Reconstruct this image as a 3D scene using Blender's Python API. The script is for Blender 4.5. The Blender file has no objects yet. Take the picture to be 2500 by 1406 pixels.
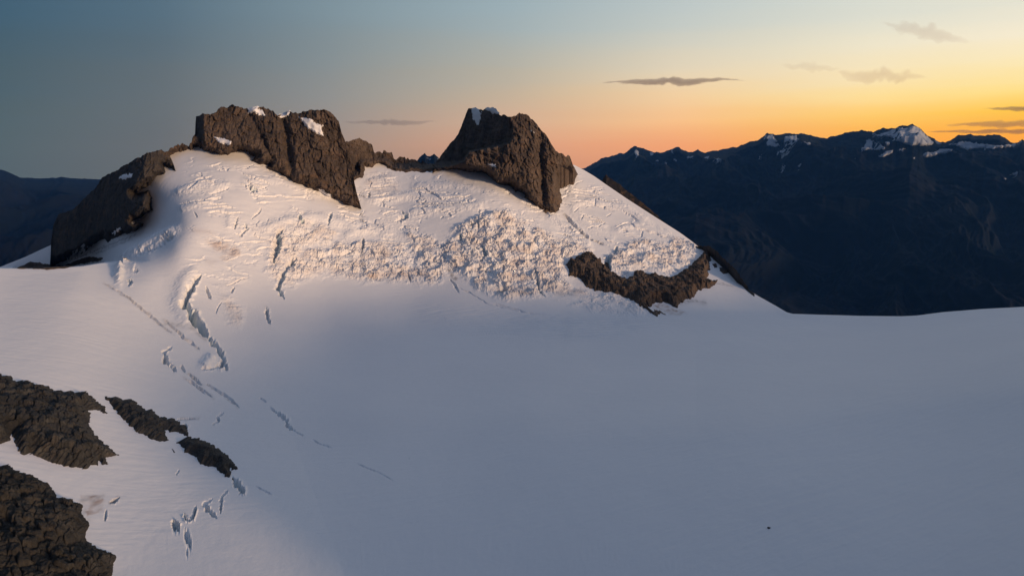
import bpy, bmesh, math
import numpy as np
from mathutils import Vector

scene = bpy.context.scene
COL = scene.collection
R = math.radians

# ------------------------------------------------------------------ camera
F = 1962.0                      # focal length in photo pixels (photo is 2500 wide)
PITCH = math.atan(303.0 / F)
CZ = 200.0                      # camera stands on a summit 200 m above the glacier basin
cam = bpy.data.cameras.new('camera')
cam.sensor_width = 36.0
cam.lens = 36.0 * F / 2500.0
cam.clip_start = 1.0
cam.clip_end = 400000.0
co = bpy.data.objects.new('camera', cam)
COL.objects.link(co)
co.location = (0, 0, CZ)
co.rotation_euler = (R(90) - PITCH, 0, 0)
scene.camera = co

scene.view_settings.view_transform = 'Standard'
scene.view_settings.look = 'None'
scene.view_settings.exposure = 0.0
scene.view_settings.gamma = 1.0
scene.cycles.use_denoising = True
scene.cycles.max_bounces = 6
scene.cycles.volume_bounces = 0

# ------------------------------------------------------------------ sky
def lin(c):
    return tuple(((v / 255.0) / 12.92 if v <= 10 else ((v / 255.0 + 0.055) / 1.055) ** 2.4) for v in c)

SKY_AZ = [-180, -100, -60, -32.5, -23, -13, 0, 11.5, 17, 23.5, 32, 60, 100, 140, 180]
SKY = {   # elevation in degrees -> colour per azimuth: dusk glow past the right edge of the view
    0.0: [(70, 80, 100), (72, 80, 98), (76, 86, 98), (84, 94, 102), (98, 102, 106), (132, 120, 116), (172, 136, 118), (232, 150, 100), (248, 150, 74), (252, 152, 48), (255, 150, 26), (255, 160, 40), (240, 160, 110), (160, 125, 115), (70, 80, 100)],
    1.2: [(72, 84, 104), (73, 83, 100), (77, 88, 100), (84, 96, 104), (102, 108, 110), (146, 132, 124), (196, 152, 126), (242, 168, 112), (251, 172, 82), (254, 172, 54), (255, 168, 30), (255, 176, 55), (240, 166, 110), (160, 128, 118), (72, 84, 104)],
    3.0: [(74, 88, 110), (74, 87, 104), (77, 90, 102), (82, 99, 106), (106, 116, 118), (150, 142, 134), (204, 168, 142), (243, 190, 140), (253, 200, 112), (255, 202, 84), (255, 192, 46), (255, 196, 80), (238, 172, 118), (160, 132, 124), (74, 88, 110)],
    6.0: [(76, 94, 116), (73, 91, 108), (73, 92, 104), (74, 98, 108), (96, 114, 120), (138, 146, 144), (184, 175, 156), (228, 204, 168), (244, 214, 162), (252, 224, 150), (255, 224, 118), (253, 216, 120), (232, 182, 132), (150, 132, 132), (76, 94, 116)],
    9.0: [(78, 99, 122), (71, 92, 111), (68, 91, 106), (66, 94, 110), (88, 112, 124), (126, 145, 152), (162, 173, 172), (200, 200, 184), (222, 216, 190), (238, 226, 188), (248, 230, 172), (244, 220, 165), (218, 182, 148), (140, 130, 140), (78, 99, 122)],
    12.5: [(80, 102, 128), (68, 90, 110), (64, 86, 105), (62, 92, 112), (84, 112, 128), (120, 144, 156), (148, 170, 180), (172, 189, 196), (188, 203, 206), (206, 215, 210), (226, 224, 206), (222, 210, 185), (200, 178, 158), (130, 132, 146), (80, 102, 128)],
    28.0: [(94, 108, 132), (84, 102, 124), (80, 100, 118), (84, 108, 124), (96, 118, 134), (114, 134, 148), (132, 148, 158), (144, 156, 164), (152, 162, 168), (160, 166, 170), (164, 166, 170), (160, 160, 166), (146, 148, 158), (118, 128, 146), (94, 108, 132)],
    70.0: [(124, 142, 174)] * 15,
}
# the dusk colours inside the view, by photo column and row
VX = [0, 400, 800, 1250, 1650, 2100, 2500]
VY = {0: [(64, 94, 114), (86, 112, 130), (124, 146, 158), (150, 172, 182), (176, 192, 198), (206, 214, 210), (228, 226, 210)],
      100: [(70, 94, 108), (90, 108, 120), (128, 142, 148), (166, 176, 176), (206, 206, 194), (236, 228, 204), (250, 236, 206)],
      200: [(76, 96, 106), (100, 110, 116), (138, 142, 142), (186, 176, 158), (234, 212, 178), (252, 227, 178), (255, 226, 145)],
      260: [(80, 96, 102), (102, 108, 112), (146, 142, 138), (200, 176, 150), (246, 204, 152), (255, 216, 126), (255, 206, 78)],
      300: [(82, 98, 104), (102, 108, 112), (150, 140, 134), (212, 172, 142), (248, 188, 130), (254, 192, 88), (255, 180, 40)],
      370: [(84, 98, 104), (104, 106, 110), (158, 138, 126), (218, 158, 126), (240, 156, 108), (250, 158, 60), (255, 156, 32)],
      430: [(84, 96, 104), (100, 104, 108), (140, 128, 120), (190, 140, 118), (220, 145, 105), (245, 150, 60), (252, 150, 30)]}
for _n, _a, _b in ((2.1, 1.2, 3.0), (4.4, 3.0, 6.0), (7.4, 6.0, 9.0)):
    SKY[_n] = [tuple((u + v) / 2 for u, v in zip(p, q)) for p, q in zip(SKY[_a], SKY[_b])]
for _e in SKY:      # the side away from the afterglow is darker, the side towards it brighter
    for _k, _a in enumerate(SKY_AZ):
        g = {-180: 0.85, -100: 0.72, -60: 0.78, 60: 1.05, 100: 1.12, 140: 1.12, 180: 0.85}.get(_a, 1.0)
        if _e < 60: SKY[_e][_k] = tuple(min(255, v * g) for v in SKY[_e][_k])
for _e in SKY:
    if _e > 13: continue
    for _k, _a in enumerate(SKY_AZ):
        if abs(_a) > 33: continue
        dx, dy, dz = math.sin(R(_a)) * math.cos(R(_e)), math.cos(R(_a)) * math.cos(R(_e)), math.sin(R(_e))
        dd = dy * math.cos(PITCH) - dz * math.sin(PITCH); uu = dy * math.sin(PITCH) + dz * math.cos(PITCH)
        qx, qy = 1250 + F * dx / dd, 703 - F * uu / dd
        ys = sorted(VY)
        SKY[_e][_k] = tuple(float(np.interp(qy, ys, [np.interp(qx, VX, [c[ch] for c in VY[y]]) for y in ys])) for ch in range(3))
HAZE_SIGMA, HAZE_SIDE, HAZE_TOP = 1.15e-5, 19500.0, 1300.0
HAZE_COL = (0.10, 0.36, 1.0)
def sky_col(e, k):
    """radiance above the haze that reaches the eye as the listed colour"""
    c = lin(SKY[e][k])
    a = abs(SKY_AZ[k])
    side = HAZE_SIDE / max(math.cos(R(a)), math.sin(R(a)), 0.5)
    path = min(side, (HAZE_TOP - CZ) / max(math.tan(R(e)), 1e-4)) if a < 60 else 0.0
    T = math.exp(-HAZE_SIGMA * path)
    return tuple(max(0.0, (v - h * 0.16 * (1 - T)) / T) for v, h in zip(c, HAZE_COL))
SUN_AZ, SUN_EL = 133.0, 5.6

def make_world():
    w = bpy.data.worlds.new('World')
    scene.world = w
    w.use_nodes = True
    nt = w.node_tree
    nt.nodes.clear()
    N, L = nt.nodes.new, nt.links.new
    out = N('ShaderNodeOutputWorld'); bg = N('ShaderNodeBackground')
    L(bg.outputs[0], out.inputs[0])
    tc = N('ShaderNodeTexCoord'); sep = N('ShaderNodeSeparateXYZ')
    nrm = N('ShaderNodeVectorMath'); nrm.operation = 'NORMALIZE'
    L(tc.outputs['Generated'], nrm.inputs[0])
    L(nrm.outputs[0], sep.inputs[0])
    def m(op, a, b=None, c=None):
        n = N('ShaderNodeMath'); n.operation = op
        for i, v in enumerate((a, b, c)):
            if v is None: continue
            if isinstance(v, (int, float)): n.inputs[i].default_value = v
            else: L(v, n.inputs[i])
        return n.outputs[0]
    az = m('ARCTAN2', sep.outputs[0], sep.outputs[1])
    azn = m('MULTIPLY_ADD', az, 1 / (2 * math.pi), 0.5)
    el = m('MULTIPLY', m('ARCSINE', sep.outputs[2]), 180 / math.pi)
    # faint wide streaks so that the gradient is not perfectly even
    mp = N('ShaderNodeMapping'); mp.inputs['Scale'].default_value = (1.2, 1.2, 15.0)
    mp.inputs['Rotation'].default_value = (0, R(-3), 0)
    L(nrm.outputs[0], mp.inputs[0])
    nz = N('ShaderNodeTexNoise'); nz.inputs['Scale'].default_value = 2.2
    nz.inputs['Detail'].default_value = 5; nz.inputs['Roughness'].default_value = 0.5
    L(mp.outputs[0], nz.inputs['Vector'])
    wob = m('MULTIPLY', m('SUBTRACT', nz.outputs['Fac'], 0.5), 2.2)
    el2 = m('ADD', el, m('MULTIPLY', wob, m('MINIMUM', m('MAXIMUM', m('MULTIPLY', el, 0.2), 0.0), 1.0)))
    els = sorted(SKY)
    cur = None
    prev = None
    for e in els:
        rp = N('ShaderNodeValToRGB'); cr = rp.color_ramp
        cr.interpolation = 'B_SPLINE' if False else 'LINEAR'
        for k, a in enumerate(SKY_AZ):
            pos = a / 360 + 0.5
            if k == 0: elt = cr.elements[0]; elt.position = 0
            elif k == len(SKY_AZ) - 1: elt = cr.elements[len(cr.elements) - 1]; elt.position = 1
            else: elt = cr.elements.new(pos)
            elt.color = sky_col(e, k) + (1,)
        L(azn, rp.inputs[0])
        if cur is None: cur = rp.outputs[0]
        else:
            mr = N('ShaderNodeMapRange'); mr.interpolation_type = 'LINEAR'
            mr.inputs[1].default_value = prev; mr.inputs[2].default_value = e
            L(el2, mr.inputs[0])
            mx = N('ShaderNodeMix'); mx.data_type = 'RGBA'
            L(mr.outputs[0], mx.inputs[0]); L(cur, mx.inputs[6]); L(rp.outputs[0], mx.inputs[7])
            cur = mx.outputs[2]
        prev = e
    br = m('MULTIPLY_ADD', wob, 0.035, 1.0)
    sc = N('ShaderNodeVectorMath'); sc.operation = 'SCALE'
    L(cur, sc.inputs[0]); L(br, sc.inputs['Scale'])
    L(sc.outputs[0], bg.inputs[0])
    bg.inputs[1].default_value = 1.0
    w.cycles.sampling_method = 'MANUAL'
    w.cycles.sample_map_resolution = 512
make_world()

sl = bpy.data.lights.new('sun', 'SUN')
sl.energy = 4.1
sl.angle = R(6)                 # the last light comes through a wide band of glow
sl.color = (1.0, 0.68, 0.42)
so = bpy.data.objects.new('sun', sl)
COL.objects.link(so)
_d = Vector((math.sin(R(SUN_AZ)) * math.cos(R(SUN_EL)), math.cos(R(SUN_AZ)) * math.cos(R(SUN_EL)), math.sin(R(SUN_EL))))
so.rotation_euler = _d.to_track_quat('Z', 'Y').to_euler()
so.location = (0, 0, 900)

# ------------------------------------------------------------------ numeric helpers
rng = np.random.RandomState(7)
PERM = np.concatenate([rng.permutation(512)] * 3)
GR = rng.normal(size=(512, 3)); GR /= np.linalg.norm(GR, axis=1)[:, None]

def perlin(x, y, z):
    xi = np.floor(x).astype(np.int64); yi = np.floor(y).astype(np.int64); zi = np.floor(z).astype(np.int64)
    xf = x - xi; yf = y - yi; zf = z - zi
    u = xf ** 3 * (xf * (xf * 6 - 15) + 10); v = yf ** 3 * (yf * (yf * 6 - 15) + 10); w = zf ** 3 * (zf * (zf * 6 - 15) + 10)
    r = 0
    for dx in (0, 1):
        wx = u if dx else 1 - u
        px = PERM[(xi + dx) & 511]
        for dy in (0, 1):
            wy = v if dy else 1 - v
            py = PERM[px + ((yi + dy) & 511)]
            for dz in (0, 1):
                wz = w if dz else 1 - w
                g = GR[PERM[py + ((zi + dz) & 511)]]
                r = r + wx * wy * wz * (g[..., 0] * (xf - dx) + g[..., 1] * (yf - dy) + g[..., 2] * (zf - dz))
    return r * 1.6

def fbm(x, y, z, oct=4, gain=0.5, lac=2.03):
    s = 0; a = 1.0; f = 1.0
    for i in range(oct):
        s = s + a * perlin(x * f + 17.3 * i, y * f + 5.1 * i, z * f + 9.7 * i); a *= gain; f *= lac
    return s

def ridged(x, y, z, oct=4, gain=0.55, lac=2.1):
    s = 0; a = 1.0; f = 1.0
    for i in range(oct):
        s = s + a * (1 - 2 * np.abs(perlin(x * f + 31.3 * i, y * f + 3.1 * i, z * f + 7.7 * i))); a *= gain; f *= lac
    return s

def worley(x, y, seed=0):
    """F1, F2 and the random value of the nearest cell"""
    xi = np.floor(x).astype(np.int64); yi = np.floor(y).astype(np.int64)
    f1 = np.full(x.shape, 9.0); f2 = np.full(x.shape, 9.0); cid = np.zeros(x.shape)
    RT = np.random.RandomState(100 + seed).rand(1536, 3)
    for dx in (-1, 0, 1):
        for dy in (-1, 0, 1):
            h = PERM[PERM[(xi + dx + seed) & 511] + ((yi + dy) & 511)]
            r = RT[h]
            d = np.hypot(xi + dx + r[..., 0] - x, yi + dy + r[..., 1] - y)
            nearer = d < f1
            f2 = np.where(nearer, f1, np.minimum(f2, d))
            cid = np.where(nearer, r[..., 2], cid)
            f1 = np.where(nearer, d, f1)
    return f1, f2, cid

def sstep(a, b, x):
    t = np.clip((x - a) / (b - a), 0, 1)
    return t * t * (3 - 2 * t)

def unproj(px, py, Y):
    cx = (px - 1250.0) / F; cy = (703.0 - py) / F
    dy = math.cos(PITCH) + cy * math.sin(PITCH)
    dz = -math.sin(PITCH) + cy * math.cos(PITCH)
    t = Y / dy
    return np.stack(np.broadcast_arrays(cx * t, Y, CZ + dz * t), -1)

def sdist(px, py, poly):
    """signed distance to a closed polygon in the tracing's units, positive inside"""
    P = np.array(poly, float); Q = np.roll(P, -1, 0)
    x0, y0 = P.min(0) - 60; x1, y1 = P.max(0) + 60
    out = np.full(px.shape, -60.0)
    sel = (px > x0) & (px < x1) & (py > y0) & (py < y1)
    if not sel.any(): return out
    x = px[sel]; y = py[sel]
    d = np.full(x.shape, 1e9); ins = np.zeros(x.shape, bool)
    for (ax, ay), (bx, by) in zip(P, Q):
        vx, vy = bx - ax, by - ay
        t = np.clip(((x - ax) * vx + (y - ay) * vy) / (vx * vx + vy * vy + 1e-9), 0, 1)
        d = np.minimum(d, np.hypot(x - ax - t * vx, y - ay - t * vy))
        c = (ay > y) != (by > y)
        with np.errstate(divide='ignore', invalid='ignore'):
            ins ^= c & (x < (bx - ax) * (y - ay) / (by - ay + 1e-12) + ax)
    out[sel] = np.where(ins, d, -d)
    return out

def pdist(px, py, line, pad=60):
    """distance to an open polyline and the fraction along it"""
    P = np.array(line, float)
    x0, y0 = P.min(0) - pad; x1, y1 = P.max(0) + pad
    sel = (px > x0) & (px < x1) & (py > y0) & (py < y1)
    x = px[sel]; y = py[sel]
    d = np.full(x.shape, 1e9); tt = np.zeros(x.shape); side = np.zeros(x.shape)
    seg = np.hypot(*(P[1:] - P[:-1]).T); cum = np.concatenate([[0], np.cumsum(seg)])
    for i in range(len(P) - 1):
        ax, ay = P[i]; vx, vy = P[i + 1] - P[i]
        t = np.clip(((x - ax) * vx + (y - ay) * vy) / (vx * vx + vy * vy + 1e-9), 0, 1)
        q = np.hypot(x - ax - t * vx, y - ay - t * vy)
        n = q < d
        d = np.where(n, q, d); tt = np.where(n, (cum[i] + t * seg[i]) / cum[-1], tt)
        side = np.where(n, np.sign(vx * (y - ay) - vy * (x - ax)), side)
    return sel, d, tt, side

class TPS:
    def __init__(s, pts, smooth=0.0, loose=None):
        P = np.array(pts, float); s.X = P[:, :2] / 1000; v = np.log(P[:, 2])
        n = len(P); d = np.hypot(s.X[:, None, 0] - s.X[None, :, 0], s.X[:, None, 1] - s.X[None, :, 1])
        K = np.where(d > 0, d * d * np.log(d + 1e-12), 0) + np.diag(np.full(n, smooth) if loose is None else loose)
        A = np.zeros((n + 3, n + 3)); A[:n, :n] = K
        A[:n, n] = 1; A[:n, n + 1:] = s.X; A[n, :n] = 1; A[n + 1:, :n] = s.X.T
        s.w = np.linalg.solve(A, np.concatenate([v, [0, 0, 0]])); s.n = n
    def __call__(s, px, py):
        x = px / 1000.0; y = py / 1000.0
        r = s.w[s.n] + s.w[s.n + 1] * x + s.w[s.n + 2] * y
        for i in range(s.n):
            d2 = (x - s.X[i, 0]) ** 2 + (y - s.X[i, 1]) ** 2
            r = r + s.w[i] * 0.5 * d2 * np.log(d2 + 1e-12)
        return np.exp(r)

# ------------------------------------------------------------------ object helpers
def tag(o, label=None, cat=None, group=None, kind=None):
    if label: o['label'] = label
    if cat: o['category'] = cat
    if group: o['group'] = group
    if kind: o['kind'] = kind
    return o

def grid_object(name, P, mat, attrs=None, keep=None, parent=None, smooth=True):
    """one mesh from an (nj, ni, 3) grid of world points"""
    nj, ni = P.shape[:2]
    idx = np.arange(nj * ni).reshape(nj, ni)
    q = np.stack([idx[:-1, :-1], idx[:-1, 1:], idx[1:, 1:], idx[1:, :-1]], -1).reshape(-1, 4)
    if keep is not None:
        k = keep.reshape(-1)
        q = q[k[q].any(1)]
        used = np.zeros(nj * ni, bool); used[q.ravel()] = True
        rem = np.cumsum(used) - 1
        q = rem[q]
    else:
        used = np.ones(nj * ni, bool)
    V = P.reshape(-1, 3)[used]
    org = np.array([V[:, 0].mean(), V[:, 1].mean(), V[:, 2].min()])
    me = bpy.data.meshes.new(name)
    me.vertices.add(len(V)); me.vertices.foreach_set('co', (V - org).astype(np.float32).ravel())
    me.loops.add(q.size); me.loops.foreach_set('vertex_index', q.astype(np.int32).ravel())
    me.polygons.add(len(q))
    me.polygons.foreach_set('loop_start', (np.arange(len(q)) * 4).astype(np.int32))
    me.polygons.foreach_set('use_smooth', np.full(len(q), smooth))
    me.update(calc_edges=True)
    for k, a in (attrs or {}).items():
        at = me.attributes.new(k, 'FLOAT', 'POINT')
        at.data.foreach_set('value', np.broadcast_to(a, (nj, ni)).reshape(-1)[used].astype(np.float32))
    me.materials.append(mat)
    o = bpy.data.objects.new(name, me)
    COL.objects.link(o)
    if parent is not None:
        o.parent = parent
        o.location = Vector(org) - parent.location
    else:
        o.location = org
    return o

# ------------------------------------------------------------------ materials
class NT:
    def __init__(s, name):
        s.m = bpy.data.materials.new(name); s.m.use_nodes = True
        s.t = s.m.node_tree; s.t.nodes.clear()
        s.out = s.N('ShaderNodeOutputMaterial')
    def N(s, k): return s.t.nodes.new(k)
    def L(s, a, b): s.t.links.new(a, b)
    def math(s, op, a, b=None, c=None):
        n = s.N('ShaderNodeMath'); n.operation = op
        for i, v in enumerate((a, b, c)):
            if v is None: continue
            if isinstance(v, (int, float)): n.inputs[i].default_value = v
            else: s.L(v, n.inputs[i])
        return n.outputs[0]
    def noise(s, scale, detail=4, rough=0.55, vec=None, stretch=None, dist=0.0):
        if vec is None:
            g = s.N('ShaderNodeNewGeometry'); vec = g.outputs['Position']
        if stretch:
            mp = s.N('ShaderNodeMapping'); mp.inputs['Scale'].default_value = stretch[:3]
            if len(stretch) > 3: mp.inputs['Rotation'].default_value = stretch[3]
            s.L(vec, mp.inputs[0]); vec = mp.outputs[0]
        n = s.N('ShaderNodeTexNoise'); n.inputs['Scale'].default_value = scale
        n.inputs['Detail'].default_value = detail; n.inputs['Roughness'].default_value = rough
        n.inputs['Distortion'].default_value = dist
        s.L(vec, n.inputs['Vector']); return n.outputs['Fac']
    def ramp(s, f, stops):
        r = s.N('ShaderNodeValToRGB'); cr = r.color_ramp
        for i, (p, c) in enumerate(stops):
            e = cr.elements[i] if i < 2 else cr.elements.new(p)
            e.position = p; e.color = (*c, 1) if isinstance(c, tuple) else (c, c, c, 1)
        s.L(f, r.inputs[0]); return r.outputs[0]
    def mix(s, f, a, b, mode='MIX'):
        n = s.N('ShaderNodeMix'); n.data_type = 'RGBA'; n.blend_type = mode
        if isinstance(f, (int, float)): n.inputs[0].default_value = f
        else: s.L(f, n.inputs[0])
        for i, v in ((6, a), (7, b)):
            if isinstance(v, tuple): n.inputs[i].default_value = (*v, 1)
            else: s.L(v, n.inputs[i])
        return n.outputs[2]
    def attr(s, name):
        a = s.N('ShaderNodeAttribute'); a.attribute_name = name; return a.outputs['Fac']
    def bump(s, h, dist, strength=1.0, prev=None):
        b = s.N('ShaderNodeBump'); b.inputs['Distance'].default_value = dist
        b.inputs['Strength'].default_value = strength
        s.L(h, b.inputs['Height'])
        if prev is not None: s.L(prev, b.inputs['Normal'])
        return b.outputs[0]
    def done(s, col, rough=0.8, nrm=None, spec=0.3):
        p = s.N('ShaderNodeBsdfPrincipled')
        if isinstance(col, tuple): p.inputs['Base Color'].default_value = (*col, 1)
        else: s.L(col, p.inputs['Base Color'])
        p.inputs['Roughness'].default_value = rough
        p.inputs['Specular IOR Level'].default_value = spec
        if nrm is not None: s.L(nrm, p.inputs['Normal'])
        s.L(p.outputs[0], s.out.inputs[0]); return s.m

def snow_material(name, grain=0.05):
    n = NT(name)
    big = n.noise(0.008, 4, 0.5)
    base = n.mix(big, (0.70, 0.69, 0.705), (0.79, 0.77, 0.77))
    streak = n.noise(0.06, 5, 0.6, stretch=(1, 1, 3.5))
    d = n.attr('dirt_shade')
    dm = n.math('MULTIPLY', d, n.math('MULTIPLY_ADD', streak, 2.2, -0.25))
    dm = n.math('MINIMUM', n.math('MAXIMUM', dm, 0.0), 1.0)
    c = n.mix(dm, base, (0.40, 0.30, 0.26))
    ice = n.attr('ice')
    c = n.mix(ice, c, (0.34, 0.50, 0.56))
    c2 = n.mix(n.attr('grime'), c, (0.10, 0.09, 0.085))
    b = n.bump(n.noise(0.35, 5, 0.6), 0.28, 0.5)
    b = n.bump(n.noise(0.05, 3, 0.5, stretch=(1, 2.5, 1)), 0.35, 0.35, b)
    b = n.bump(n.noise(3.0, 3, 0.6), grain, 0.6, b)
    return n.done(c2, 0.75, b, 0.25)

def rock_material(name, dark, light, scale=1.0, warm=(0.17, 0.105, 0.06), k=1.0):
    n = NT(name)
    a = n.noise(0.03 * scale, 6, 0.62)
    f = n.noise(0.25 * scale, 6, 0.7, stretch=(1, 1, 0.35, (0.0, 0.25, 0.0)))
    g = n.noise(1.4 * scale, 5, 0.7)
    c = n.mix(n.ramp(a, [(0.35, 0.0), (0.65, 1.0)]), dark, light)
    c = n.mix(n.ramp(f, [(0.45, 0.0), (0.66, 0.7)]), c, tuple(v * 0.5 for v in dark))
    c = n.mix(n.ramp(n.noise(0.07 * scale, 5, 0.6, dist=0.8), [(0.52, 0.0), (0.7, 0.55)]), c, warm)
    c = n.mix(n.ramp(g, [(0.54, 0.0), (0.76, 0.5)]), c, tuple(min(1, v * 1.6) for v in light))
    c = n.mix(n.ramp(n.noise(0.8 * scale, 5, 0.75, stretch=(1, 1, 0.3, (0.2, -0.3, 0.0))), [(0.53, 0.0), (0.66, 0.6)]), c, tuple(v * 0.4 for v in dark))
    b = n.bump(f, 3.5 * k / scale ** 0.5, 0.7)
    b = n.bump(n.noise(0.9 * scale, 6, 0.75), 1.8 * k / scale ** 0.5, 0.8, b)
    return n.done(c, 0.92, b, 0.15)

M_SNOW = snow_material('snow')
M_ROCK = rock_material('brown_rock', (0.060, 0.047, 0.040), (0.150, 0.110, 0.085), warm=(0.185, 0.112, 0.070))
M_ROCK_DARK = rock_material('dark_rock', (0.046, 0.045, 0.047), (0.088, 0.074, 0.064))
M_ROCK_NEAR = rock_material('grey_green_rock', (0.036, 0.036, 0.037), (0.092, 0.088, 0.082), 2.2, (0.085, 0.066, 0.056))

M_ROCK_CORNER = rock_material('corner_dark_rock', (0.034, 0.032, 0.030), (0.082, 0.074, 0.064), 2.2, (0.085, 0.064, 0.048))  # slightly darker, browner rock for the bottom left outcrop
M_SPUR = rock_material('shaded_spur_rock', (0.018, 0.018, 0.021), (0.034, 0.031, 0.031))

# ------------------------------------------------------------------ glacier
SNOW_PTS = [
    # basin floor and open snowfield
    (-600, 1900, 190), (400, 1900, 215), (1250, 1900, 230), (2200, 1900, 225), (3100, 1900, 215),
    (-600, 1406, 275), (0, 1406, 316), (300, 1406, 340), (700, 1406, 346), (1250, 1406, 352), (1900, 1406, 346), (2500, 1406, 325), (3100, 1406, 295),
    (0, 1200, 388), (300, 1200, 420), (600, 1200, 432), (950, 1200, 445), (1500, 1200, 444), (2050, 1200, 436), (2500, 1200, 412), (3100, 1200, 370),
    (-600, 1000, 400), (0, 1000, 480), (300, 1000, 545), (600, 1000, 592), (900, 1000, 606), (1300, 1000, 607), (1800, 1000, 600), (2500, 1000, 550), (3100, 1000, 480),
    (0, 850, 600), (250, 850, 655), (480, 850, 735), (700, 850, 795), (1000, 850, 812), (1600, 850, 812), (2100, 850, 790), (2500, 845, 690), (3100, 840, 570),
    (-600, 700, 600), (0, 740, 720), (200, 740, 760), (0, 665, 810), (200, 665, 860), (300, 760, 790), (400, 760, 835),
    (600, 780, 890), (800, 780, 950), (1000, 780, 965), (1250, 780, 955), (1500, 785, 950), (1800, 785, 945), (2100, 785, 925), (2500, 760, 830), (3100, 745, 640),
    # left dome
    (330, 690, 880), (400, 690, 905), (500, 690, 925), (600, 690, 962), (740, 700, 1000), (900, 700, 1030),
    (350, 630, 975), (430, 600, 975), (500, 600, 1005), (600, 600, 1040), (740, 600, 1085), (900, 620, 1098),
    (250, 600, 1250), (320, 575, 1205), (365, 545, 1180), (375, 515, 1175), (400, 560, 1095), (345, 600, 1075), (395, 500, 1150), (445, 530, 1055), (520, 500, 1090), (640, 500, 1125), (760, 510, 1160), (880, 520, 1180),
    (380, 440, 1180), (430, 400, 1210), (430, 380, 1230), (470, 370, 1240), (560, 430, 1160), (560, 385, 1215), (640, 420, 1190), (720, 460, 1180), (700, 380, 1260), (820, 440, 1250),
    # behind the shoulder (the gully snow)
    (-200, 640, 1330), (0, 640, 1300), (100, 620, 1290), (150, 560, 1330),
    # centre plateau and icefall
    (950, 560, 1168), (1050, 600, 1132), (1000, 640, 1100), (1050, 690, 1048), (1100, 560, 1160), (1150, 700, 1030), (1250, 725, 1000), (1350, 725, 1005), (1450, 740, 1000), (1560, 765, 975),
    (1150, 640, 1090), (1250, 640, 1080), (1350, 650, 1075), (1150, 560, 1160), (1250, 545, 1165), (1350, 560, 1180),
    (900, 480, 1250), (1000, 500, 1235), (1120, 500, 1215), (1220, 490, 1212), (1300, 530, 1215),
    (900, 420, 1370), (1000, 430, 1335), (1100, 430, 1300), (1200, 450, 1262), (1320, 515, 1245), (1360, 515, 1250),
    # right hand slope
    (1400, 405, 1500), (1460, 445, 1450), (1400, 480, 1350), (1380, 560, 1220), (1500, 500, 1350), (1600, 535, 1330), (1500, 580, 1230), (1600, 610, 1190), (1690, 595, 1270),
    (1440, 610, 1150), (1500, 660, 1090), (1600, 670, 1100), (1700, 650, 1150), (1760, 650, 1180), (1650, 730, 1040), (1800, 700, 1110), (1750, 740, 1030), (1900, 758, 1000),
]
TOP = np.array([(-700, 625), (0, 652), (60, 628), (125, 598), (200, 560), (300, 500), (350, 440), (400, 400), (418, 377), (430, 371), (450, 364), (470, 361), (482, 359), (500, 360), (560, 365),
                (640, 365), (760, 400), (850, 450), (878, 432), (890, 404), (905, 403), (925, 398), (940, 404), (962, 413), (994, 417), (1005, 412), (1033, 417), (1062, 412), (1100, 411), (1150, 414), (1200, 425), (1300, 440), (1372, 436), (1384, 422), (1394, 408), (1400, 402), (1425, 415), (1450, 430), (1480, 451), (1530, 485),
                (1600, 530), (1660, 568), (1690, 590), (1712, 608), (1730, 622), (1750, 640), (1780, 668), (1800, 690), (1830, 709), (1850, 722), (1900, 750), (1920, 762), (1935, 766), (2000, 768), (2100, 771), (2200, 772), (2240, 770), (2300, 762), (2400, 754), (2500, 749), (2700, 742), (3100, 738)], float)

_main = [p for p in SNOW_PTS if not ((p[0] <= 320 and p[1] in (640, 620, 560, 600, 570)))]
_back = [p for p in SNOW_PTS if (p[0] <= 320 and p[1] in (640, 620, 560, 600, 570))]
TP_MAIN = TPS(_main, 0, np.array([2e-3 if (p[0] < 540 and p[1] > 340 and p[1] < 760) else 2.5e-2 for p in _main]))
SHX = np.array([-700, 0, 100, 200, 250, 300, 340, 3200]); SHY = np.array([655, 655, 656, 650, 642, 640, 640, 640])

def snow_depth(px, py):
    px = np.clip(px, -640, 3050)
    D = TP_MAIN(px, py)
    # hidden gully between the near shoulder and the foot of the left crag
    line = np.interp(px, SHX, SHY)
    target = np.interp(px, [-700, 0, 120, 250, 330], [1560, 1540, 1500, 1330, 1150]) + (640 - py) * 0.35
    # the basin floor climbs gently away from its axis towards the right
    ax = np.interp(py, [700, 860, 1400, 1900], [620, 640, 840, 1000])
    q = np.clip((px - ax) / 1000.0, -0.3, 2.5)
    lift = 0.5 * (q - 0.06 + np.sqrt((q - 0.06) ** 2 + 0.035)) - 0.068
    D = D * (1 - 0.17 * np.clip(lift, 0, 2) * sstep(790, 1080, py + 0.14 * np.clip(px - 1700, 0, 1500)))
    w = sstep(0, 3.0, line - py) * (1 - sstep(215, 370, px))
    return D * (1 - w) + np.maximum(target, D) * w

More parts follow.
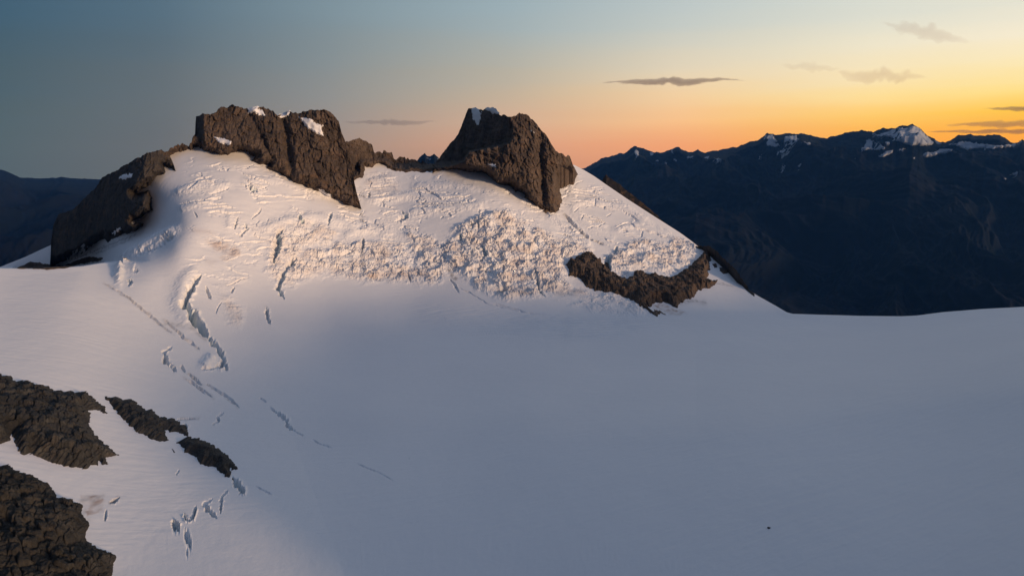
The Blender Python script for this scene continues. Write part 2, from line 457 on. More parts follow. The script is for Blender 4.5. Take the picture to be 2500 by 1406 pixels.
ICEFALL = [(1000, 590), (1060, 612), (1105, 578), (1130, 545), (1175, 528), (1230, 517), (1290, 545), (1330, 565), (1400, 595), (1440, 612), (1395, 630), (1380, 650), (1392, 690), (1400, 710), (1320, 722), (1240, 737), (1180, 712), (1110, 668), (1050, 692), (1000, 682), (1015, 640)]
HANGING = [(1478, 625), (1510, 600), (1560, 588), (1610, 592), (1650, 578), (1690, 590), (1712, 612), (1690, 645), (1650, 672), (1560, 660), (1530, 682), (1490, 660)]
REGIONS = [   # (polygon, serac strength, dirt) broken zones of the glacier; the brown also stands in for icefall shadows
    (ICEFALL, 0.9, 0.42), (HANGING, 0.8, 0.36),
    ([(655, 575), (700, 545), (780, 545), (830, 570), (800, 600), (740, 615), (745, 680), (690, 700), (655, 670), (660, 620)], 0.7, 0.3),
    ([(870, 665), (930, 640), (1000, 640), (1060, 650), (1050, 690), (960, 688), (880, 682)], 0.5, 0.55),
    ([(990, 565), (1060, 580), (1080, 600), (1060, 640), (1010, 620)], 0.7, 0.3),
    ([(545, 725), (570, 715), (590, 760), (585, 800), (560, 790), (545, 755)], 0.35, 0.35),
    ([(500, 590), (545, 580), (585, 610), (590, 630), (540, 630)], 0.3, 0.9),
    ([(740, 600), (860, 590), (980, 600), (1010, 640), (1000, 685), (880, 688), (800, 668), (740, 682), (700, 660)], 0.75, 0.35),
    ([(600, 560), (660, 548), (700, 545), (655, 600), (640, 590)], 0.25, 0.1), ([(880, 540), (960, 545), (1000, 575), (940, 590), (880, 570)], 0.25, 0.05),
    ([(500, 635), (525, 632), (535, 650), (510, 655)], 0.0, 0.5),
    ([(445, 555), (500, 560), (528, 565), (520, 580), (480, 575)], 0.1, 0.35),
    ([(1500, 690), (1560, 745), (1600, 770), (1480, 765), (1400, 745), (1420, 725)], 0.28, 0.1),
    ([(1385, 690), (1430, 705), (1440, 725), (1380, 728), (1330, 715)], 0.3, 0.45),
    ([(880, 415), (960, 415), (980, 470), (900, 480)], 0.18, 0.2),
    ([(1160, 460), (1210, 462), (1230, 475), (1180, 482)], 0.3, 0.1),
    ([(1270, 470), (1310, 505), (1290, 512), (1260, 480)], 0.35, 0.1),
    ([(520, 690), (610, 672), (600, 690), (540, 712)], 0.25, 0.1),
    ([(1500, 720), (1560, 735), (1590, 760), (1540, 762)], 0.4, 0.0),
]
# crevasses: (polyline, half width in photo pixels, depth in metres, ice)
CREV = [
    ([(489, 672), (466, 708), (452, 744), (472, 772), (494, 803), (509, 822)], 8.5, 13, 0.7),
    ([(509, 822), (524, 840), (540, 862), (548, 880), (540, 893), (515, 899), (494, 902)], 6, 7, 0.5),
    ([(548, 872), (553, 905)], 4, 4, 0.4),
    ([(250, 689), (287, 711), (317, 729), (354, 759), (398, 796), (420, 813)], 2.4, 1.6, 0.0),
    ([(398, 778), (428, 803), (457, 829), (487, 853)], 2.6, 1.8, 0.0),
    ([(420, 846), (403, 859), (405, 881), (416, 892), (433, 907)], 4.5, 5, 0.3),
    ([(442, 892), (453, 909)], 3, 2.5, 0.2),
    ([(461, 911), (476, 926), (492, 939)], 3, 2, 0.1),
    ([(450, 922), (479, 940), (520, 970)], 1.8, 1.3, 0.0),
    ([(462, 928), (500, 962)], 1.8, 1.3, 0.0),
    ([(505, 937), (535, 957), (564, 974), (583, 994)], 2.4, 2, 0.1),
    ([(633, 970), (650, 981)], 1.8, 1.5, 0.0), ([(658, 993), (672, 1004)], 2.4, 2, 0.0),
    ([(672, 1004), (688, 1014), (701, 1026), (702, 1040), (720, 1052)], 4, 3.2, 0.3),
    ([(720, 1052), (743, 1064)], 1.5, 1.2, 0.0), ([(762, 1072), (785, 1084), (812, 1092)], 1.3, 1.0, 0.0),
    ([(870, 1130), (925, 1153)], 1.2, 0.7, 0.0), ([(920, 1150), (960, 1172)], 1.2, 0.6, 0.0),
    ([(546, 1007), (531, 1018), (535, 1027), (519, 1038)], 3.5, 3, 0.5),
    ([(651, 748), (654, 770), (659, 793)], 4.5, 4.5, 0.4),
    ([(502, 698), (508, 713), (516, 729)], 3, 3.5, 0.2),
    ([(692, 560), (678, 578), (680, 598), (672, 622), (667, 642)], 9, 11, 0.7),
    ([(722, 636), (700, 655), (692, 678), (679, 697), (688, 717), (696, 730)], 6.5, 7, 0.6),
    ([(711, 632), (722, 662)], 4, 5, 0.3),
    ([(731, 527), (733, 543), (741, 548)], 4.5, 5.5, 0.6),
    ([(810, 520), (803, 538), (800, 554)], 4, 5, 0.6),
    ([(580, 531), (573, 560)], 3.5, 4, 0.3),
    ([(572, 570), (588, 577), (602, 562), (597, 543)], 3.5, 3.5, 0.3),
    ([(612, 535), (633, 520), (638, 507)], 2.2, 2.5, 0.1),
    ([(606, 449), (613, 462), (630, 464)], 5.5, 5, 0.4),
    ([(630, 464), (655, 455)], 2, 2, 0.1),
    ([(886, 583), (887, 605), (882, 622)], 3.5, 5, 0.5),
    ([(880, 612), (855, 622), (820, 628)], 2.0, 2.5, 0.1),
    ([(861, 592), (855, 608)], 2.2, 3, 0.2),
    ([(983, 517), (992, 532), (975, 537), (962, 540)], 5.5, 5, 0.5),
    ([(902, 470), (900, 482)], 3.5, 4, 0.3),
    ([(460, 465), (472, 456), (488, 444)], 3, 3, 0.2),
    ([(482, 492), (498, 488)], 3, 2.5, 0.2), ([(440, 500), (468, 497)], 2.2, 2.0, 0.1),
    ([(513, 478), (524, 472), (560, 460)], 2.6, 2.4, 0.2),
    ([(474, 517), (480, 530)], 2.4, 2, 0.2),
    ([(313, 682), (322, 690), (312, 697)], 4.5, 4, 0.5), ([(325, 664), (338, 660)], 4, 3, 0.4),
    ([(425, 577), (400, 592), (418, 570)], 4, 3, 0.3),
    ([(398, 600), (362, 612), (330, 628)], 4, 2.5, 0.2),
    ([(553, 697), (575, 688), (608, 677)], 2, 2, 0.1),
    ([(572, 700), (566, 715)], 3, 3, 0.1), ([(540, 735), (528, 765)], 2, 2, 0.1),
    ([(1377, 522), (1405, 554), (1438, 583), (1474, 597)], 3.5, 5, 0.0),
    ([(1300, 560), (1330, 590), (1345, 600)], 2, 2, 0.0),
    ([(1176, 600), (1186, 622), (1172, 644)], 4.5, 5, 0.7),
    ([(1305, 655), (1312, 688), (1316, 712), (1332, 725)], 4.2, 5, 0.5),
    ([(1292, 598), (1306, 588)], 4.5, 4, 0.6), ([(1216, 540), (1224, 526), (1240, 524)], 4, 4, 0.5),
    ([(1122, 575), (1128, 590)], 5, 5, 0.6), ([(1074, 605), (1102, 596)], 4, 4, 0.6),
    ([(1150, 545), (1156, 560)], 2.5, 3, 0.4), ([(1168, 542), (1170, 562)], 2.5, 3, 0.3),
    ([(1486, 625), (1482, 645), (1490, 668)], 5.5, 6, 0.8), ([(1508, 603), (1500, 625)], 4, 5, 0.7),
    ([(1028, 500), (1040, 492)], 3, 3, 0.6), ([(1030, 470), (1060, 472)], 1.6, 1.4, 0.0),
    ([(1035, 473), (1100, 470)], 1.5, 1.3, 0.0), ([(1060, 520), (1100, 517)], 1.8, 1.6, 0.1),
    ([(1075, 535), (1083, 528)], 2, 2, 0.1),
    ([(1400, 452), (1425, 440)], 1.6, 1.6, 0), ([(1430, 455), (1460, 470), (1490, 478)], 1.6, 1.6, 0), ([(1395, 490), (1440, 497), (1500, 515)], 2.0, 2, 0),
    ([(1520, 515), (1560, 540)], 2.0, 2, 0), ([(1418, 540), (1425, 525)], 2.0, 2, 0), ([(1435, 560), (1480, 545)], 1.8, 2, 0), ([(1480, 530), (1492, 520)], 1.8, 2, 0),
    ([(1500, 560), (1530, 545), (1560, 560), (1620, 578)], 2.0, 2, 0), ([(1564, 580), (1570, 565)], 2.2, 2, 0), ([(1640, 545), (1675, 580)], 1.6, 2, 0),
    ([(1400, 520), (1412, 508)], 1.8, 2, 0), ([(1450, 500), (1455, 485)], 1.8, 2, 0),
    ([(420, 1268), (428, 1278), (436, 1290)], 5.5, 4, 0.6),
    ([(449, 1250), (453, 1268), (463, 1272), (472, 1262), (479, 1236)], 4.2, 4, 0.7),
    ([(520, 1218), (500, 1232), (512, 1246), (530, 1264)], 4, 2.6, 0.3),
    ([(556, 1198), (541, 1216), (539, 1252)], 3.6, 2.8, 0.4),
    ([(451, 1296), (458, 1316), (466, 1334)], 4.2, 2.6, 0.5), ([(464, 1338), (455, 1352)], 2, 1.2, 0.2),
    ([(259, 1243), (258, 1270)], 3, 2.2, 0.5), ([(439, 1147), (431, 1160)], 1.6, 1.2, 0.1),
    ([(568, 1166), (580, 1182), (592, 1200), (580, 1206)], 6, 4, 0.5),
    ([(621, 1186), (640, 1196), (666, 1206)], 1.4, 0.9, 0.0),
    ([(268, 1226), (282, 1222), (291, 1213)], 4, 2, 0.0),
    ([(448, 1036), (455, 1050)], 7, 3, 0.2), ([(432, 1024), (475, 1022)], 2, 1.5, 0.0),
    ([(995, 1118), (1000, 1120)], 1.0, .3, 0),
    ([(1100, 680), (1112, 700), (1122, 715)], 2.5, 2.5, 0.1), ([(995, 665), (1003, 690)], 2.4, 2.6, 0.1),
    ([(1200, 738), (1290, 765)], 1.4, 0.9, 0), ([(1120, 700), (1200, 745)], 1.5, 1, 0), ([(1180, 735), (1260, 760), (1330, 768)], 1.3, 0.8, 0),
]
# raised lips and swells: (polyline, half width px, height m)
LIPS = [
    ([(430, 560), (380, 588), (320, 620), (290, 645), (290, 690)], 10, 6.5), ([(290, 650), (330, 655)], 11, 3),
    ([(478, 655), (448, 690), (432, 740), (460, 790)], 16, 3.0),
    ([(430, 470), (500, 448), (560, 452)], 9, 3.0), ([(440, 510), (520, 492)], 8, 2.2),
    ([(596, 440), (680, 440), (740, 460), (840, 485)], 8, 2.0), ([(640, 560), (700, 540), (760, 530), (840, 545), (870, 565)], 11, 3.5),
    ([(556, 530), (560, 560)], 10, 2.2), ([(840, 580), (900, 560), (960, 570)], 11, 2.5), ([(800, 620), (870, 600), (930, 600)], 9, 2.2),
    ([(900, 490), (1000, 478), (1060, 485), (1130, 478)], 9, 3.0), ([(1000, 520), (1080, 510), (1180, 500)], 10, 3.0),
    ([(1010, 455), (1100, 450), (1160, 462)], 8, 2.0), ([(900, 445), (960, 440)], 7, 2),
    ([(1340, 525), (1395, 562), (1440, 600)], 8, 3.0), ([(1392, 512), (1450, 560), (1500, 590)], 10, 1.5),
    ([(1120, 570), (1150, 545), (1200, 530), (1250, 522)], 9, 4.0),
    ([(1395, 500), (1450, 490), (1520, 505), (1580, 540)], 8, 2.0), ([(1500, 560), (1560, 550), (1640, 575)], 9, 2.0),
    ([(520, 870), (495, 895)], 12, 3.0), ([(1470, 720), (1520, 738), (1570, 762)], 9, 3.0), ([(1440, 750), (1560, 765)], 8, 2.0),
]
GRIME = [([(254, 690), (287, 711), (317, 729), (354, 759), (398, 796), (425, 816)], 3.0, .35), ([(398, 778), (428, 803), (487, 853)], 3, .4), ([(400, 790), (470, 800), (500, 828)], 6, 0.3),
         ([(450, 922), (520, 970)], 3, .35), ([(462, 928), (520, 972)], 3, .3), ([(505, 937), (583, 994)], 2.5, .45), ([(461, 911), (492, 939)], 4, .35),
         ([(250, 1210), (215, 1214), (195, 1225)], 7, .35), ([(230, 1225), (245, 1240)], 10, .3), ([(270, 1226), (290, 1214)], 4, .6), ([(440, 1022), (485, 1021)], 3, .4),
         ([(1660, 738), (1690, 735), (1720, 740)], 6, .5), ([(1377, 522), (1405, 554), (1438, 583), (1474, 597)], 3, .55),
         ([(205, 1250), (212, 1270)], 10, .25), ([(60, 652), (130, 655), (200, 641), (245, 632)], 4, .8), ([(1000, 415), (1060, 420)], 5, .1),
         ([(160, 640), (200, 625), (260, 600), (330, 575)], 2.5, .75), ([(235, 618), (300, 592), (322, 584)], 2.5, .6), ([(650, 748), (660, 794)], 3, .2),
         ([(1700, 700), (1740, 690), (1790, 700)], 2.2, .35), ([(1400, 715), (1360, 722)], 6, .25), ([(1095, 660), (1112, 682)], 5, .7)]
DIRTFAN = [[(1588, 742), (1620, 740), (1680, 765), (1625, 772), (1592, 755)], [(195, 1206), (245, 1208), (262, 1222), (245, 1250), (215, 1260), (200, 1235)]]

def build_glacier():
    xs = np.concatenate([np.linspace(-3200, -650, 50, endpoint=False), np.linspace(-650, -60, 60, endpoint=False), np.linspace(-60, 400, 330, endpoint=False), np.linspace(400, 1760, 1330, endpoint=False), np.linspace(1760, 1960, 120, endpoint=False), np.linspace(1960, 2560, 200, endpoint=False), np.linspace(2560, 3100, 40, endpoint=False), np.linspace(3100, 5600, 50)])
    top = np.interp(xs, TOP[:, 0], TOP[:, 1])
    k = np.exp(-np.linspace(-2, 2, 9) ** 2); k /= k.sum()
    tp = np.convolve(np.pad(top, 4, 'edge'), k, 'valid')
    top = np.where(xs > 1300, tp, top)
    # rows: dense over the icefall, sparse in the near snowfield
    t = np.concatenate([np.linspace(0, 0.26, 430, endpoint=False), np.linspace(0.26, 0.60, 340, endpoint=False), np.linspace(0.60, 1.0, 60)])
    H = 1900.0
    PX = np.broadcast_to(xs, (len(t), len(xs))).copy()
    PY = H + (top[None, :] - H) * (1 - t)[::-1][:, None]
    D = snow_depth(PX, PY)
    P = unproj(PX, PY, D)
    # surface normals of the undisturbed snow
    du = np.gradient(P, axis=1); dv = np.gradient(P, axis=0)
    Nn = np.cross(du, dv); Nn /= np.linalg.norm(Nn, axis=2)[..., None] + 1e-9
    Nn = np.where(Nn[..., 2:3] < 0, -Nn, Nn)
    behind = sstep(0, 3, np.interp(PX, SHX, SHY) - PY) * (1 - sstep(330, 345, PX)) > 0.01
    Nn[behind] = (0, -0.4, 0.9)
    mpp = D / F                                     # metres per photo pixel
    h = np.zeros(PX.shape); ice = np.zeros(PX.shape); dirt_shade = np.zeros(PX.shape); grime = np.zeros(PX.shape)
    X, Yw, Z = P[..., 0], P[..., 1], P[..., 2]
    # gentle swells of wind-packed snow
    h += 1.0 * fbm(X / 110, Yw / 110, Z / 110, 2) * sstep(600, 900, Yw)
    h += 0.10 * fbm(X / 14, Yw / 20, Z / 14, 3)
    wx = 9 * perlin(X / 26, Z / 18, Yw / 40); wy = 9 * perlin(X / 26 + 50, Z / 18, Yw / 40)
    lo_x = PX + 3.0 * perlin(X / 12, Z / 9, Yw / 30); lo_y = PY + 3.0 * perlin(X / 12 + 30, Z / 9, Yw / 30)
    wob_x = PX + 3.0 * perlin(X / 9, Z / 9, Yw / 30) + 2.4 * perlin(X / 2.6, Z / 2.6, Yw / 5)
    wob_y = PY + 3.0 * perlin(X / 9 + 30, Z / 9, Yw / 30) + 2.4 * perlin(X / 2.6 + 9, Z / 2.6, Yw / 5)
    ser = np.zeros(PX.shape)
    dn = 0.55 + 0.9 * np.clip(fbm(X / 18, Yw / 40, Z / 14, 4), -0.6, 1)
    for poly, s, d in REGIONS:
        sd = sdist(wob_x * 0.7 + PX * 0.3 + wx * 0.8, wob_y * 0.7 + PY * 0.3 + wy * 0.8, poly)
        ser = np.maximum(ser, s * sstep(-10, 26, sd + 8 * dn))
        dirt_shade = np.maximum(dirt_shade, d * sstep(-8, 12, sd) * dn)
    # broad weak cracking over the upper glacier
    crk = sstep(430, 520, PX) * sstep(0, 40, PY - top[None, :]) * (1 - sstep(600, 690, PY + 0.05 * (PX - 1000))) * (1 - sstep(1640, 1700, PX))
    m = (ser > 0.01)
    sx, sy = X[m], Yw[m] * 0.62 + Z[m] * 0.75
    sx = sx * 1.35; sy = sy * 1.2
    qx = sx + 2.6 * perlin(sx / 9, sy / 9, sx * 0) + 1.2 * perlin(sx / 3, sy / 3, sx * 0)
    qy = sy + 2.6 * perlin(sx / 9 + 70, sy / 9, sx * 0) + 1.2 * perlin(sx / 3 + 8, sy / 3, sx * 0)
    f1, f2, c1 = worley(qx / 9.5, qy / 6.5)
    g1, g2, c2 = worley(qx / 3.9 + 5, qy / 2.9, 3)
    big = fbm(qx / 30, qy / 17, sx * 0, 5, 0.55)
    lv = big * 4.5 + 0.6 * (c1 - 0.5); fl = np.floor(lv); fr = lv - fl
    hh = 3.0 * (fl + sstep(0.38, 0.62, fr) - lv * 0.45)
    hh += 1.25 * ridged(qx / 5.5 + 0.3 * qy / 7, qy / 13, sx * 0, 5, 0.66)
    hh -= 3.6 * sstep(0.55, 0.95, 1 - 2 * np.abs(perlin(qx / 16 + 0.4 * qy / 16, qy / 30, sx * 0 + 9))) * sstep(-0.1, 0.4, perlin(sx / 20, sy / 20, sx * 0 + 3))
    hh += 1.5 * (c2 - 0.5) * sstep(-0.3, 0.5, perlin(sx / 15, sy / 15, sx * 0 + 7)) - 0.9 * np.exp(-((f2 - f1) / 0.12) ** 2)
    hh *= 0.80 * (0.55 + 0.75 * sstep(-0.4, 0.5, fbm(sx / 24, sy / 24, sx * 0 + 13, 3)))
    hh += 2.6
    h[m] += ser[m] * hh
    ice[m] += ser[m] * 0.5 * np.clip(-hh / 4 - 0.2, 0, 1)
    dirt_shade[m] += ser[m] * 0.35 * np.clip(-hh / 3, 0, 1) * sstep(-0.2, 0.4, fbm(sx / 25, sy / 25, sx * 0 + 2, 3))  # brown in the hollows: dirt, and thin shadows painted in
    crack = ridged(X / 42 + 0.35 * wy / 9, Yw / 21, Z / 13, 3, 0.5)
    dn2 = fbm(X / 24, Yw / 40, Z / 10, 4, 0.5)
    lv2 = 2.6 * perlin(X / 150, Yw / 60, Z / 30) + 0.55 * dn2 + Z / 24.0
    fr2 = lv2 - np.floor(lv2)
    gate = sstep(-0.15, 0.25, perlin(X / 38 + 11, Yw / 60, Z / 18))
    h += crk * (1 - ser) * (0.7 * fbm(X / 60, Yw / 40, Z / 22, 3, 0.42) + gate * 2.6 * (sstep(0.40, 0.52, fr2) - sstep(0.0, 1.0, fr2)) - 1.3 * gate * np.exp(-((fr2 - 0.38) / 0.035) ** 2) - 0.9 * gate * sstep(1.25, 1.5, crack))
    flow = sdist(PX, PY, [(980, 735), (1100, 735), (1250, 745), (1560, 770), (1700, 775), (1500, 840), (1200, 835), (1020, 800)])
    h -= 0.55 * sstep(-10, 30, flow) * sstep(0.9, 1.3, ridged((X + 0.35 * Yw) / 75, (Yw - 0.25 * X) / 8.0, Z * 0, 3, 0.5))
    h += 0.09 * sstep(150, 320, Yw) * ridged((X + 0.3 * Yw) / 40, (Yw - 0.3 * X) / 9.0, Z * 0 + 5, 3, 0.5)
    for line, w, hgt in LIPS:
        sel, d, tt, side = pdist(wob_x, wob_y, line)
        h[sel] += hgt * np.exp(-(d / w) ** 2) * sstep(0, 0.12, tt + 0.05) * sstep(0, 0.12, 1.05 - tt)
    for line, w, dep, ic in CREV:
        dep *= 1.35
        a = min(1.0, max(0.12, (w - 1.5) / 4.0))
        sel, d, tt, side = pdist(wob_x * a + lo_x * (1 - a), wob_y * a + lo_y * (1 - a), line)
        taper = np.sqrt(np.clip(1.05 - np.abs(2 * tt - 1) ** 3, 0, 1)) * np.clip(0.85 + 0.9 * perlin(tt * 4.3 * (1 + 0.02 * len(CREV)), d * 0 + w, d * 0 + dep), 0.5 if w > 3.2 else 0.8, 1.3)
        ww = np.maximum(w * taper, 0.3)
        if line[-1][1] < line[0][1]: side = -side
        q = -side * d / ww                      # positive towards the shaded wall
        prof = sstep(-1.9, 0.1, q) ** 1.3 * (1 - np.clip((q - 0.35) / 0.65, 0, 1))
        h[sel] -= dep * prof * taper
        h[sel] += 0.12 * dep * np.exp(-((q - 1.25) / 0.5) ** 2) * taper
        prof = np.clip(1.3 * (1 - np.abs(q - 0.5) / 0.7), 0, 1)
        ice[sel] = np.maximum(ice[sel], ic * prof)
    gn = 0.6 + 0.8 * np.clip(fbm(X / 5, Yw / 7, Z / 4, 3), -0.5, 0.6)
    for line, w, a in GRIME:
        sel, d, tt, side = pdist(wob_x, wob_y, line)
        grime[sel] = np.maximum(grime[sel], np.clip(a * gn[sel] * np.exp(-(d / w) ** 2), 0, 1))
    for poly in DIRTFAN:
        dirt_shade = np.maximum(dirt_shade, 0.8 * dn * (0.4 + 0.9 * sstep(-0.2, 0.5, fbm(X / 4, Yw / 9, Z / 3, 3))) * sstep(-3, 4, sdist(wob_x, wob_y, poly)))
    # nothing may lift the traced crests
    edge = sstep(0, 16, PY - top[None, :])
    shl = np.interp(PX, SHX, SHY)
    edge *= np.where(PX < 300, sstep(0, 14, np.abs(PY - shl)), 1)
    h *= 0.06 + 0.94 * edge
    P = P + Nn * h[..., None]
    # the far side of the crest falls away out of sight
    crest = P[-1]
    s = np.concatenate([np.array([2, 6, 14, 30]), np.linspace(60, 1500, 26)])
    te = (crest[:, 2] - CZ) / crest[:, 1]
    rows = []
    for v in s:
        y = crest[:, 1] + v
        x = crest[:, 0] * (1 + v / crest[:, 1])
        z = crest[:, 2] + v * te - 0.12 * v - 0.0016 * v * v * (1 / (1 + v / 260.0)) - 0.10 * max(0, v - 60)
        z = z + 14 * fbm(x / 90, y / 90, z * 0, 3) * min(1, v / 400.0)
        rows.append(np.stack([x, y, np.maximum(z, -1150)], -1))
    P = np.concatenate([P, np.array(rows)], 0)
    pad = lambda a: np.concatenate([a, np.repeat(a[-1:] * 0, len(s), 0)], 0)
    o = grid_object('snow_ground', P, M_SNOW, {'ice': pad(np.clip(ice, 0, 1)), 'dirt_shade': pad(np.clip(dirt_shade, 0, 1)), 'grime': pad(grime)})
    tag(o, kind='structure')
    return o
build_glacier()

# ------------------------------------------------------------------ rocks
def depth_fn(pts):
    return TPS(pts, 1e-3)

def rock(name, label, cat, contact, top=None, box=None, face=None, k=1.4, blend=22, rise=14, amp=8.0, size=26.0, jag=3.6, step=1.3,
         mat=None, group=None, mod=None, back=60, kind=None, jagtop=3.8, parent=None, fine=1.0):
    """A crag that stands out of the snow.  contact: traced outline where rock meets snow (it may run past the skyline);
    top: traced skyline; face: depth controls (photo x, photo y, metres) for big walls."""
    C = np.array(contact, float)
    if box is None:
        box = (C[:, 0].min() - 10, C[:, 0].max() + 10, C[:, 1].min() - 10, C[:, 1].max() + 10)
    x0, x1, y0, y1 = box
    xs = np.arange(x0, x1, step)
    if top is not None:
        T = np.array(top, float)
        xs = np.arange(max(x0, T[0, 0]), min(x1, T[-1, 0]) + step, step)
        tp = np.interp(xs, T[:, 0], T[:, 1])
        z0 = xs * 0
        tp = tp + jagtop * (fbm(xs / 14, z0 + 3.3, z0, 4, 0.62)) * sstep(0, 12, xs - T[0, 0]) * sstep(0, 12, T[-1, 0] - xs)
    else:
        tp = np.full(xs.shape, y0)
    nr = int((y1 - min(tp.min(), y0)) / step) + 2
    t = np.linspace(1, 0, nr)[:, None]
    PX = np.broadcast_to(xs, (nr, len(xs))).copy()
    PY = tp[None, :] + (y1 - tp[None, :]) * t
    Ds = snow_depth(PX, np.maximum(PY, np.interp(PX, TOP[:, 0], TOP[:, 1])))
    mpp = Ds.mean() / F
    j = jag
    Q = unproj(PX, PY, Ds if face is None else depth_fn(face)(PX, PY))
    jx = PX + j * fbm(Q[..., 0] / (9 * mpp * 2), Q[..., 2] / (9 * mpp * 2), Q[..., 0] * 0 + 4, 4, 0.6)
    jy = PY + j * fbm(Q[..., 0] / (9 * mpp * 2) + 40, Q[..., 2] / (9 * mpp * 2), Q[..., 0] * 0 + 4, 4, 0.6)
    sd = sdist(jx, jy, contact)
    X, Z = Q[..., 0], Q[..., 2]
    sl = X * 0.35 + Z
    rel = ridged(X / size, sl / (size * 2.4), X * 0 + size, 6, 0.6) * 0.42 + 0.6 * fbm(X / (size * 2.2), Z / (size * 2.2), X * 0, 3) + 0.16 * ridged(X / (size * 0.28) + sl / size, sl / (size * 0.9), X * 0 + 3, 4, 0.7) + 0.3 * ridged(sl / (size * 0.5), X / (size * 1.2), X * 0, 4, 0.6)
    c1, c2_, cc = worley((X + 2.5 * perlin(X / 8, Z / 8, X * 0)) / (size * 0.42), (sl + 2.5 * perlin(X / 8 + 9, Z / 8, X * 0)) / (size * 0.62), 5)
    rel = rel + fine * 0.55 * (cc - 0.5) - fine * 0.30 * np.exp(-((c2_ - c1) / 0.13) ** 2)
    if face is None:
        X, Y2, Z2 = Q[..., 0], Q[..., 1] * 0.8, Q[..., 2]
        a_, b_ = X * 0.8 + Y2 * 0.6, Y2 * 0.8 - X * 0.6
        rel = 0.8 * ridged(a_ / size, b_ / (size * 1.7), X * 0 + size, 6, 0.58) + fbm(a_ / (size * 2), b_ / (size * 2), X * 0, 4)
        c1, c2_, cc = worley((a_ + 1.5 * perlin(a_ / 5, b_ / 5, X * 0)) / (size * 0.55), (b_ + 1.5 * perlin(a_ / 5 + 9, b_ / 5, X * 0)) / (size * 0.75), 5)
        rel = rel + fine * (1.1 * (cc - 0.5) - 0.5 * np.exp(-((c2_ - c1) / 0.12) ** 2))
        up = 0.30 * amp * rel * sstep(0, blend, sd) + 0.30 * rise * (1 - np.exp(-np.clip(sd, 0, 1e9) * mpp * 1.6 / rise))
        D = Ds - k * np.sign(sd) * np.minimum(np.abs(sd) * mpp * 1.2, rise * 0.6)
        D = np.where(sd < 0, Ds + 0.6 + 1.2 * np.abs(sd) * mpp, D)
    else:
        Df = depth_fn(face)(PX, PY)
        if mod is not None: Df = mod(PX, PY, Df)
        Df = Df - amp * rel
        w = sstep(0, blend, sd)
        Din = (1 - w) * (Ds - k * sd * mpp * 1.6 - amp * 0.85 * rel * sstep(0, 8, sd)) + w * Df
        topy = np.interp(PX, TOP[:, 0], TOP[:, 1])
        Din = np.where(PY > topy - 2, np.minimum(Din, Ds - 0.5 * np.clip(sd, 0, 12) * mpp - 0.3 - 0.25 * amp * (rel + 1.2) * sstep(2, 14, sd)), Din)
        D = np.where(sd < 0, Ds + 0.6 + 1.6 * np.abs(sd) * mpp, Din)
    P = unproj(PX, PY, D)
    if face is None:
        P[..., 2] += np.where(sd > 0, up, 0)
    keep = sd > -9
    if top is not None:
        crest = P[-1]
        te = (crest[:, 2] - CZ) / crest[:, 1]
        rows = []
        for v in (1.5, 4, 9, 16, 26, 40, 60, 90, 130):
            v = v * back / 60.0
            y = crest[:, 1] + v + 3 * perlin(crest[:, 0] / 12, crest[:, 2] / 12 + v, crest[:, 0] * 0) * min(1, v / 10)
            x = crest[:, 0] * (1 + v / crest[:, 1])
            z = crest[:, 2] + v * te - 0.25 * v - 0.016 * v * v * 60 / back
            rows.append(np.stack([x, y, z], -1))
        P = np.concatenate([P, np.array(rows)], 0)
        keep = np.concatenate([keep, np.repeat(keep[-1:], 9, 0)], 0)
    o = grid_object(name, P, mat or M_ROCK, keep=keep, parent=parent)
    if parent is None: tag(o, label, cat, group, kind)
    o_depth = (xs, PY, D)
    return o, o_depth

def patch(parent, dep, polys, lift=2.0, names=()):
    """snow lying on a crag: hugs the rock's own surface, smoothed"""
    xs, PYr, Dr = dep
    for n_, poly in enumerate(polys):
        name = names[n_] if n_ < len(names) else 'snow_patch'
        A = np.array(poly, float)
        x0, y0 = A.min(0) - 5; x1, y1 = A.max(0) + 5
        gx = np.arange(x0, x1, 0.8); gy = np.arange(y1, y0, -0.8)
        GX, GY = np.meshgrid(gx, gy)
        D = np.zeros(GX.shape)
        for i, x in enumerate(gx):
            c = int(np.clip(np.searchsorted(xs, x), 0, len(xs) - 1))
            D[:, i] = np.interp(GY[:, i], PYr[::-1, c], Dr[::-1, c])
        for _ in range(10):
            Dp = np.pad(D, 2, 'edge')
            D = (Dp[:-4, 2:-2] + Dp[4:, 2:-2] + Dp[2:-2, :-4] + Dp[2:-2, 4:] + 2 * D) / 6
        D = np.minimum(D, D)
        sd = sdist(GX + 1.6 * fbm(GX / 7, GY / 7, GX * 0, 3), GY + 1.6 * fbm(GX / 7 + 9, GY / 7, GX * 0, 3), poly)
        D = D - np.clip(sd * 1.0, -14, lift + 1.5) - 0.4 * fbm(GX / 12, GY / 12, GX * 0, 3)
        P = unproj(GX, GY, D)
        grid_object(name, P, M_SNOW, keep=sd > -3, parent=parent)

